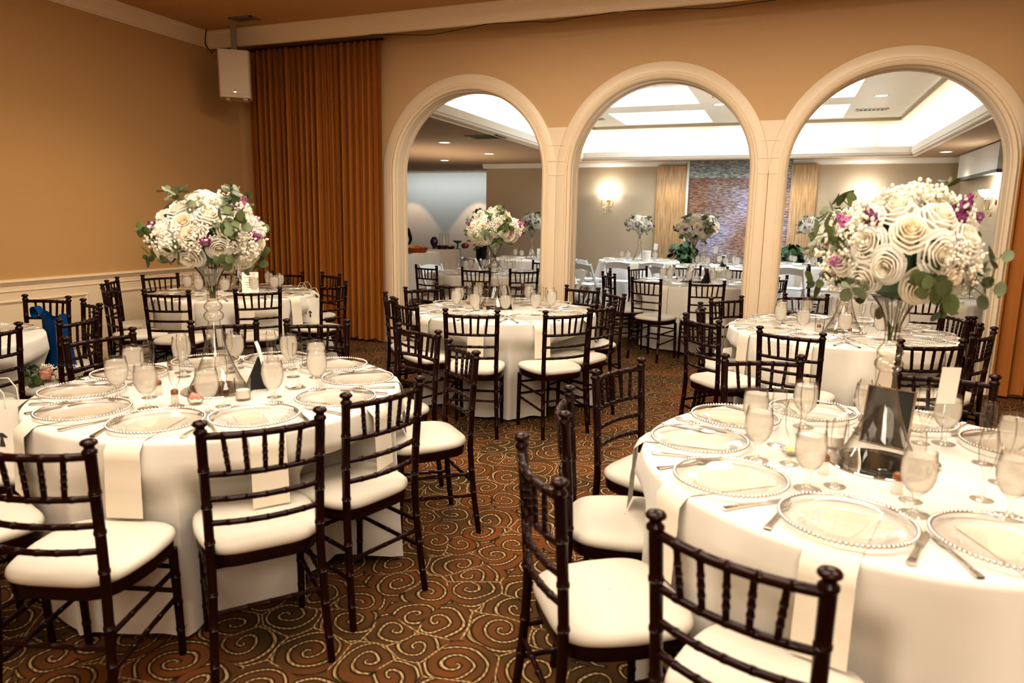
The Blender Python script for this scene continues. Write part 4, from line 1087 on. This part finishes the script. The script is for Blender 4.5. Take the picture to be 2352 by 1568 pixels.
t = thing('fire_sprinkler', 'small brass fire sprinkler head on the ceiling beyond the middle arch', 'sprinkler', (-1.15,11.45,ZU))
m = MB(); m.lathe([(.03,-.001),(.03,-.006),(.010,-.008),(.009,-.04)], 12); obj('stem', m, 'brass', t); m = MB(); m.lathe([(.001,-.05),(.028,-.05),(.028,-.047),(.001,-.045)], 12); obj('deflector', m, 'brass', t)
def sconce(loc, rz, label):
    t = thing('wall_sconce', label, 'wall light', loc, rz, 'glass wall sconces')
    m = MB(); m.lathe([(.001,.0),(.045,.0),(.04,.012),(.02,.02),(.001,.022)], 16, Matrix.Rotation(R(90),4,'X') @ Matrix.Scale(1.6,4,(0,1,0))); obj('backplate', m, 'brass', t)
    for s in (-1,1):
        m = MB()
        m.tube(catmull([(0,-.03,-.02),(s*.05,-.09,-.12),(s*.11,-.12,-.13),(s*.13,-.12,-.04),(s*.12,-.12,.03)], 18), .007, 6)
        m.tube(catmull([(0,-.03,-.16),(s*.04,-.06,-.24),(s*.085,-.07,-.22),(s*.075,-.07,-.17),(s*.045,-.07,-.185)], 18), .006, 6)
        m.lathe([(.03,.02),(.012,.03),(.012,.05)], 10, Matrix.Translation((s*.12,-.12,0)))
        obj('scroll_arm', m, 'brass', t, 60)
        m = MB(); m.lathe([(.02,.05),(.06,.07),(.095,.11),(.115,.165),(.110,.165),(.09,.115),(.055,.08)], 20, Matrix.Translation((s*.12,-.12,0))); obj('glass_shade', m, 'shade_glow', t, 60)
    return t
sconce((-3.69,YF,1.93), 0, 'lit twin-shade brass wall sconce beyond the middle arch')
sconce((XR2,12.95,1.90), R(-90), 'lit twin-shade brass wall sconce at the right, inside third arch')
sconce((1.45,YF,1.90), 0, 'lit twin-shade brass wall sconce behind the front right flowers')
t = thing('projection_screen', 'white wall screen housing with dark lower edge inside the third arch', 'screen', (XR2-.03,13.7,2.33))
m = MB(); m.box(-.14,-.005,-1.25,1.3,.02,.42); obj('housing', m, 'screen_white', t, 0)
m = MB(); m.box(-.145,-.0,-1.26,1.31,-.03,.02); obj('lower_bar', m, 'door_grey', t, 0)

# ------------------------------------------------------------------ plants by the water wall
def planter(loc, label, seed):
    t = thing('potted_plant', label, 'plant', loc, 0, 'dark green potted plants')
    rr = random.Random(seed)
    m = MB(); m.lathe([(.001,0),(.17,0),(.21,.45),(.20,.46),(.19,.42),(.001,.40)], 20); obj('pot', m, 'black', t)
    m = MB()
    for k in range(150):
        a = rr.uniform(0,6.28); q = rr.uniform(.05,.26); z = .55+.58*rr.random()*(1-q); d = Vector((cos(a),sin(a),rr.uniform(-.3,.9))).normalized()
        leaf_disc(m, Vector((q*cos(a),q*sin(a),z)), Vector((rr.gauss(0,.5)+cos(a)*.6,rr.gauss(0,.5)+sin(a)*.6,.7)), d, rr.uniform(.05,.085))
    obj('foliage', m, 'leaf_dark', t, 180)
planter((-1.93,15.05,0), 'dark leafy potted plant at the sconce-side foot of the water wall', 1)
planter((.22,15.05,0), 'dark leafy potted plant at the foot of the third-arch stone pier', 2)

# ------------------------------------------------------------------ buffet inside the first arch
def buffet(loc, rz, lx, ly, label, seed):
    t = thing('buffet_table', label, 'table', loc, rz, 'cloth-covered buffet tables')
    m = MB(); n = 120; rows = []
    def per(k, o, z, amp):
        s = k/n*4; e = int(s) % 4; f = s-int(s); X, Y = lx/2+o, ly/2+o
        c = [(-X,-Y),(X,-Y),(X,Y),(-X,Y)]; a, b = c[e], c[(e+1)%4]
        w = amp*(.5+.5*sin(k*1.13+seed)); nx, ny = ((0,-1),(1,0),(0,1),(-1,0))[e]
        return (a[0]+(b[0]-a[0])*f+nx*w, a[1]+(b[1]-a[1])*f+ny*w, z)
    for o, z, am in ((-.02,.76,0),(0,.755,0),(.006,.74,0),(.012,.5,.010),(.02,.25,.018),(.03,.015,.025)): rows.append([per(k,o,z,am) for k in range(n)])
    m.grid(rows, True); m.add(rows[0], [tuple(range(n))]); obj('table_cover', m, 'cloth', t, 50)
buffet((-7.62,13.15,0), 0, .95, 1.7, 'cloth-covered buffet counter nearest the arch jamb inside first arch', 1)
buffet((-7.72,15.45,0), R(24), .75, 1.0, 'second cloth-covered buffet counter before the recess wall', 2)
ZB = .762
def plainthing(name, mb, mt, label, cat, loc, rz=0, smooth=40, group=None):
    o = obj(name, mb, mt, smooth=smooth, loc=loc, rot=(0,0,rz)); return tag(o, label, cat, group)
m = MB(); rr = random.Random(8)
t = thing('bread_platter', 'platter of sliced brown bread at the front of the buffet', 'platter', (-7.34,12.75,ZB))
m.lathe([(.001,.0),(.17,.0),(.20,.015),(.19,.017),(.001,.006)], 24); obj('platter', m, 'steel', t)
for k in range(7):
    m = MB(); m.ball((0,0,0), 1, 10, 6, (.05,.02,.045)); obj('bread_slice', m, 'bread', t, 180, loc=(-.02+.02*(k%2),-.15+k*.05,.05), rot=(R(25),0,rr.uniform(1.2,1.9)))
t = thing('chip_basket', 'wide terracotta bowl heaped with orange chips on the buffet', 'bowl', (-7.36,13.35,ZB))
m = MB(); m.lathe([(.001,.0),(.20,.0),(.25,.10),(.245,.10),(.19,.01),(.001,.01)], 28); obj('bowl', m, 'terracotta', t)
m = MB()
for k in range(60):
    a = rr.uniform(0,6.28); q = .2*sqrt(rr.random()); c = Vector((q*cos(a),q*sin(a),.09+.06*(1-q/.2)*rr.random())); leaf_disc(m, c, Vector((rr.gauss(0,1),rr.gauss(0,1),.6)), Vector((rr.gauss(0,1),rr.gauss(0,1),1)), .035)
q = obj('chips', m, 'chip', t, 180); q['kind'] = 'stuff'
m = MB(); m.box(-.08,.08,-.08,.08,0,.05); m.box(-.07,.07,-.07,.075,.05,.10); plainthing('napkin_stack', m, 'paper', 'stack of white paper napkins between bread and chip bowl', 'napkins', (-7.55,12.98,ZB), .3, 0)
m = MB(); m.lathe([(.001,.0),(.05,.0),(.04,.03),(.09,.13),(.10,.18),(.075,.24),(.05,.26),(.06,.28)], 20); plainthing('glass_vase', m, 'purple_glass', 'dark purple glass vase on the second buffet counter', 'vase', (-7.86,15.15,ZB))
m = MB(); m.lathe([(.001,.0),(.13,.0),(.13,.08),(.12,.09),(.001,.09)], 24); plainthing('dark_cake', m, 'cake', 'low dark chocolate cake on the second buffet counter', 'cake', (-7.63,15.1,ZB), 0, 40)
t = thing('snack_bowl', 'shallow dark bowl of mixed snacks on the second buffet counter', 'bowl', (-7.46,15.25,ZB))
m = MB(); m.lathe([(.001,.0),(.06,.0),(.12,.06),(.115,.06),(.05,.01),(.001,.01)], 20); obj('bowl', m, 'cake', t)
for k in range(7):
    a = k*.9; m = MB(); m.ball((.06*cos(a),.06*sin(a),.06), .03, 7, 5); obj('snack', m, 'lemon' if k%2 else 'bread', t, 180)
m = MB(); m.lathe([(.001,.0),(.05,.0),(.02,.03),(.02,.12),(.10,.17),(.115,.20),(.10,.20),(.001,.16)], 20); plainthing('footed_bowl', m, 'teal', 'teal footed glass bowl on the second buffet counter', 'bowl', (-7.40,15.5,ZB))
m = MB(); m.lathe([(.001,.0),(.06,.005),(.10,.06),(.09,.12),(.05,.14),(.01,.125)], 20); plainthing('red_jar', m, 'red_ceramic', 'round red ceramic jar at the end of the second buffet', 'jar', (-7.30,15.72,ZB))
for k, (x,y) in enumerate(((-7.88,15.55),(-7.74,15.62))):
    t = thing('glass_cylinder', 'tall clear glass candle cylinder on the buffet, %s' % ('nearer the jamb','nearer the flowers')[k], 'candle holder', (x,y,ZB), 0, 'glass candle cylinders')
    m = MB(); m.lathe([(.001,.002),(.045,.002),(.045,.36),(.043,.36),(.043,.006)], 18); obj('glass_tube', m, 'glass', t)
    m = MB(); m.lathe([(.001,.01),(.025,.01),(.025,.08),(.001,.082)], 12); obj('candle', m, 'paper', t)
for k in range(9):
    i, j = k % 3, k//3
    o = link('champagne_flute', flute_me, None, (-7.98+.06*i+.12*j, 13.4+.09*i+.04*j, ZB), (0,0,0)); tag(o, 'one of the clear stemmed glasses grouped on the first buffet', 'glass', 'glasses grouped on the buffet')
t = dup(frame0, (-7.80,12.45,ZB), R(20), 'small framed sign on the buffet by the arch jamb', 'framed table cards')

# ------------------------------------------------------------------ two servers in black behind the buffet
def person(loc, rz, label, h=1.68, lean=0., arm=0.):
    t = thing('person', label, 'person', loc, rz)
    s = h/1.72
    J = {'pel':(0,0,.95),'bel':(0,.01,1.08),'che':(0,.02+lean*.5,1.28),'nk':(0,.01+lean,1.46),'nk2':(0,.03+lean*1.2,1.53),
         'sl':(-.17,.01+lean,1.41),'el':(-.24,.02+lean,1.14),'wl':(-.20,.20+lean,.98),'hl':(-.17,.27+lean,.96),
         'sr':(.17,.01+lean,1.41),'er':(.25,.0+lean,1.15),'wr':(.21,.16+lean+arm,1.02),'hr':(.18,.23+lean+arm,1.02),
         'pl':(-.09,0,.90),'kl':(-.10,.02,.50),'al':(-.10,-.03,.09),'tl':(-.10,.11,.035),'pr':(.09,0,.90),'kr':(.10,.02,.50),'ar':(.10,-.03,.09),'tr':(.10,.11,.035)}
    rad = {'pel':.145,'bel':.13,'che':.15,'nk':.065,'nk2':.055,'sl':.065,'el':.046,'wl':.032,'hl':.03,'sr':.065,'er':.046,'wr':.032,'hr':.03,'pl':.095,'kl':.062,'al':.042,'tl':.036,'pr':.095,'kr':.062,'ar':.042,'tr':.036}
    keys = list(J); E = [('pel','bel'),('bel','che'),('che','nk'),('nk','nk2'),('nk','sl'),('sl','el'),('el','wl'),('wl','hl'),('nk','sr'),('sr','er'),('er','wr'),('wr','hr'),('pel','pl'),('pl','kl'),('kl','al'),('al','tl'),('pel','pr'),('pr','kr'),('kr','ar'),('ar','tr')]
    V = [Vector(J[k])*s for k in keys]; RD = [rad[k]*s for k in keys]; ED = [(keys.index(a),keys.index(b)) for a,b in E]
    for hand, wr in (('hl','wl'),('hr','wr')):
        hv = Vector(J[hand])*s; dirn = (hv-Vector(J[wr])*s).normalized(); sd = dirn.cross(Vector((0,0,1))).normalized()
        for f, ln in ((-.024,.055),(-.008,.065),(.008,.062),(.024,.05),(.036 if hand == 'hr' else -.036,.03)):
            V.append(hv+sd*f+dirn*ln*.6); V.append(hv+sd*f*1.1+dirn*ln+Vector((0,0,-.02))); RD += [.010,.008]
            ED += [(keys.index(hand),len(V)-2),(len(V)-2,len(V)-1)]
    me = D.meshes.new('body'); me.from_pydata([tuple(v) for v in V], ED, [])
    o = D.objects.new('body', me); COL.objects.link(o)
    sk = o.modifiers.new('skin','SKIN'); sk.use_smooth_shade = True
    for i, d in enumerate(me.skin_vertices[0].data): d.radius = (RD[i],RD[i]*.8 if i < 3 else RD[i]); d.use_root = (i == 0)
    o.modifiers.new('sub','SUBSURF').levels = 2
    dg = bpy.context.evaluated_depsgraph_get(); ev = D.meshes.new_from_object(o.evaluated_get(dg)); D.objects.remove(o)
    hc = (Vector(J['nk2'])+Vector((0,.025+lean*.2,.10)))*s
    b = MB(); b.v = [tuple(v.co) for v in ev.vertices]; b.f = [tuple(p.vertices) for p in ev.polygons]
    b.mi = []
    for p in ev.polygons:
        c = p.center; skin = c.z > 1.475*s or min((c-Vector(J['hl'])*s).length,(c-Vector(J['hr'])*s).length) < .075
        b.mi.append(1 if skin else 0)
    b.cur = 1
    rows = []      # head with brow, nose and jaw
    for i in range(13):
        q = i/12; z = -.115+.235*q; row = []
        for k in range(20):
            a = 2*pi*k/20; w = .078*sqrt(max(0,1-((q-.55)/.56)**2)); d = .098*sqrt(max(0,1-((q-.55)/.58)**2)); x = w*cos(a); y = d*sin(a)
            if sin(a) > .9 and .36 < q < .52: y += .020*(1-abs(q-.44)/.08)
            if sin(a) > .75 and .53 < q < .60: y -= .008
            row.append(tuple((hc+Vector((x,y,z))*s)))
        rows.append(row)
    b.grid(rows, True)
    for sx in (-1,1):
        b.ball(hc+Vector((sx*.078,-.005,-.005))*s, .02*s, 6, 5, (.4,1,1.5))
    o = obj('body', b, ['black_cloth','skin'], t, 180)
    m = MB()
    for sx in (-1,1): m.ball(hc+Vector((sx*.030,.086,.012))*s, .010*s, 8, 6)
    obj('eyes', m, 'ink', t, 180)
    m = MB(); m.box(hc.x-.022*s,hc.x+.022*s,hc.y+.080*s,hc.y+.092*s,hc.z-.062*s,hc.z-.054*s); obj('mouth', m, 'red_ceramic', t, 180)
    m = MB(); rows = []
    for i in range(9):
        q = i/8; z = -.02+.155*q; rows.append([tuple(hc+Vector((.086*sqrt(max(0,1-(max(0,z)/.137)**2))*cos(a), -.012+(.104*sqrt(max(0,1-(max(0,z)/.137)**2)))*sin(a)*(1 if sin(a) < .3 or z > .07 else .35), z))*s) for a in [2*pi*k/20 for k in range(20)]])
    m.grid(rows, True); obj('hair', m, 'hair', t, 180)
    return t
person((-8.30,14.35,0), R(30), 'person in black clothes at the arch jamb, behind the buffet', 1.50, .10)
person((-6.56,15.05,0), R(150), 'person in black clothes standing beyond the middle table flowers', 1.66, .03)

# ------------------------------------------------------------------ lights
def area(name, loc, rot, sx, sy, power, col, spread=180):
    l = D.lights.new(name,'AREA'); l.shape = 'RECTANGLE'; l.size = sx; l.size_y = sy; l.energy = power; l.color = col; l.spread = R(spread)
    o = D.objects.new(name, l); COL.objects.link(o); o.location = loc; o.rotation_euler = rot; return o
def spot(name, loc, rot, power, col, ang, blend=.5, rad=.08):
    l = D.lights.new(name,'SPOT'); l.energy = power; l.color = col; l.spot_size = R(ang); l.spot_blend = blend; l.shadow_soft_size = rad
    o = D.objects.new(name, l); COL.objects.link(o); o.location = loc; o.rotation_euler = rot; return o
def point(name, loc, power, col, rad=.06):
    l = D.lights.new(name,'POINT'); l.energy = power; l.color = col; l.shadow_soft_size = rad
    o = D.objects.new(name, l); COL.objects.link(o); o.location = loc; return o
WARM = (1.,.80,.55); WARM2 = (1.,.89,.74); COOL = (.80,.91,1.)
area('ceiling_lamp_light', (-1.6,1.0,3.55), (0,0,0), 3.2, 2.2, 190, WARM2)
area('ceiling_lamp_light', (-2.2,4.6,3.55), (0,0,0), 1.6, 1.6, 105, WARM2)
area('ceiling_lamp_light', (.6,4.4,3.55), (0,0,0), 1.6, 1.6, 105, WARM2)
area('ceiling_lamp_light', (-4.6,4.6,3.55), (0,0,0), 1.0, 1.0, 26, WARM, 120)
area('ceiling_lamp_light', (1.6,1.6,3.55), (0,0,0), 1.4, 1.4, 70, WARM2)
area('bounce_flash_light', (.8,-1.8,2.6), (R(62),0,R(12)), 1.6, 1.2, 72, (1.,.92,.80))
area('bounce_fill', (-1.0,-1.2,2.2), (R(180),0,0), 1.6, 1.2, 48, (1.,.84,.62))  # added fill behind the camera, no real fitting, lifts the tan ceiling
spot('aisle_lamp_light', (-.75,5.6,3.55), (0,0,0), 70, WARM2, 60, .8, .1)
spot('wall_wash_light', (-4.4,3.3,2.9), (0,R(68),R(180)), 75, WARM, 80, 1., .2)
# inner room
area('bounce_fill', (-1.0,11.2,1.3), (R(180),0,0), 2.5, 3.0, 38, (1.,.88,.74))  # added unseen fill that brightens the upper ceiling from below
area('bounce_fill', (-6.4,12.6,1.5), (R(180),0,0), 1.5, 3.0, 40, (1.,.82,.62))  # added unseen fill, brightens the soffit and brown wall
for p in ((-5.45,10.9,2.74),(-5.52,13.0,2.74),(2.55,14.3,2.74),(2.5,10.5,2.74)): spot('recessed_lamp_light', p, (0,0,0), 45, (1.,.84,.62), 110, .7)
for i, (x0,x1) in enumerate(((-4.2,-1.75),(-1.35,1.25),(1.7,2.2))):
    area('cove_tube_light', ((x0+x1)/2, TY1+.07, ZSO+.10), (R(180-18),0,0), x1-x0, .06, 15*(x1-x0), (1,.86,.62))
area('cove_tube_light', (TX1+.07, (TY0+TY1)/2, ZSO+.10), (0,R(180+18),0), .06, TY1-TY0-.3, 100, (1,.86,.62))
area('cove_tube_light', (TX0-.07, (TY0+TY1)/2, ZSO+.10), (0,R(180-18),0), .06, TY1-TY0-.3, 100, (1,.86,.62))
for i in (1,3):
    for j in (1,3): area('skylight_light', ((ux[i]+ux[i+1])/2, (uy[j]+uy[j+1])/2, ZU+.28), (0,0,0), 1.5, 1.4, 48, COOL)
for x, y, z in ((-3.69,YF-.16,2.06),(1.45,YF-.16,2.03)): point('sconce_light', (x,y,z+.08), 12, (1,.91,.78))
point('sconce_light', (XR2-.16,12.95,2.12), 26, (1,.91,.78))
area('recess_skylight_light', (-8.9,17.6,2.72), (R(30),0,0), 3.6, .5, 55, (.72,.88,1.))
spot('recess_lamp_light', (-8.05,17.5,2.72), (R(14),0,0), 95, (1,.66,.40), 66, .25, .03)
spot('recess_lamp_light', (-10.2,17.5,2.72), (R(14),0,0), 75, (1,.66,.40), 66, .3, .03)
spot('buffet_lamp_light', (-7.4,13.6,2.72), (0,0,0), 60, (1,.72,.48), 90, .6)
spot('pier_lamp_light', (-2.3,YF-.7,2.74), (R(18),0,0), 34, (1,.74,.48), 80, .7)
spot('pier_lamp_light', (.35,YF-.7,2.74), (R(18),0,0), 34, (1,.74,.48), 80, .7)
spot('water_wall_fill', (-.55,YF-1.4,2.70), (R(40),0,R(-4)), 110, (.62,.70,1.), 70, .8)  # added blue spot, no fitting there, backs up the painted lavender sheen

w = D.worlds.new('World'); SC.world = w; w.use_nodes = True
w.node_tree.nodes['Background'].inputs[0].default_value = (.9,.75,.55,1); w.node_tree.nodes['Background'].inputs[1].default_value = .02

# ------------------------------------------------------------------ camera
Yw, P, Rl = R(20.95), R(10.13), R(.85)
f = Vector((-sin(Yw)*cos(P), cos(Yw)*cos(P), -sin(P))); r0 = Vector((cos(Yw), sin(Yw), 0)); u0 = r0.cross(f)
rt = r0*cos(Rl)+u0*sin(Rl); up = -r0*sin(Rl)+u0*cos(Rl)
cam = D.cameras.new('Camera'); co = D.objects.new('Camera', cam); COL.objects.link(co)
co.matrix_world = Matrix(((rt.x,up.x,-f.x,CAM.x),(rt.y,up.y,-f.y,CAM.y),(rt.z,up.z,-f.z,CAM.z),(0,0,0,1)))
cam.sensor_width = 36; cam.lens = 1590/2352*36; cam.clip_start = .05; cam.clip_end = 80
cam.dof.use_dof = True; cam.dof.focus_distance = 5.2; cam.dof.aperture_fstop = 2.8
SC.camera = co
SC.view_settings.view_transform = 'Standard'; SC.view_settings.look = 'Medium High Contrast'; SC.view_settings.exposure = -.15; SC.view_settings.gamma = 1.
cy = SC.cycles
cy.max_bounces = 6; cy.diffuse_bounces = 3; cy.glossy_bounces = 3; cy.transmission_bounces = 4; cy.transparent_max_bounces = 16
cy.caustics_reflective = False; cy.caustics_refractive = False; cy.sample_clamp_indirect = 4.; cy.use_denoising = True; cy.use_adaptive_sampling = True; cy.adaptive_threshold = .09; cy.adaptive_min_samples = 16
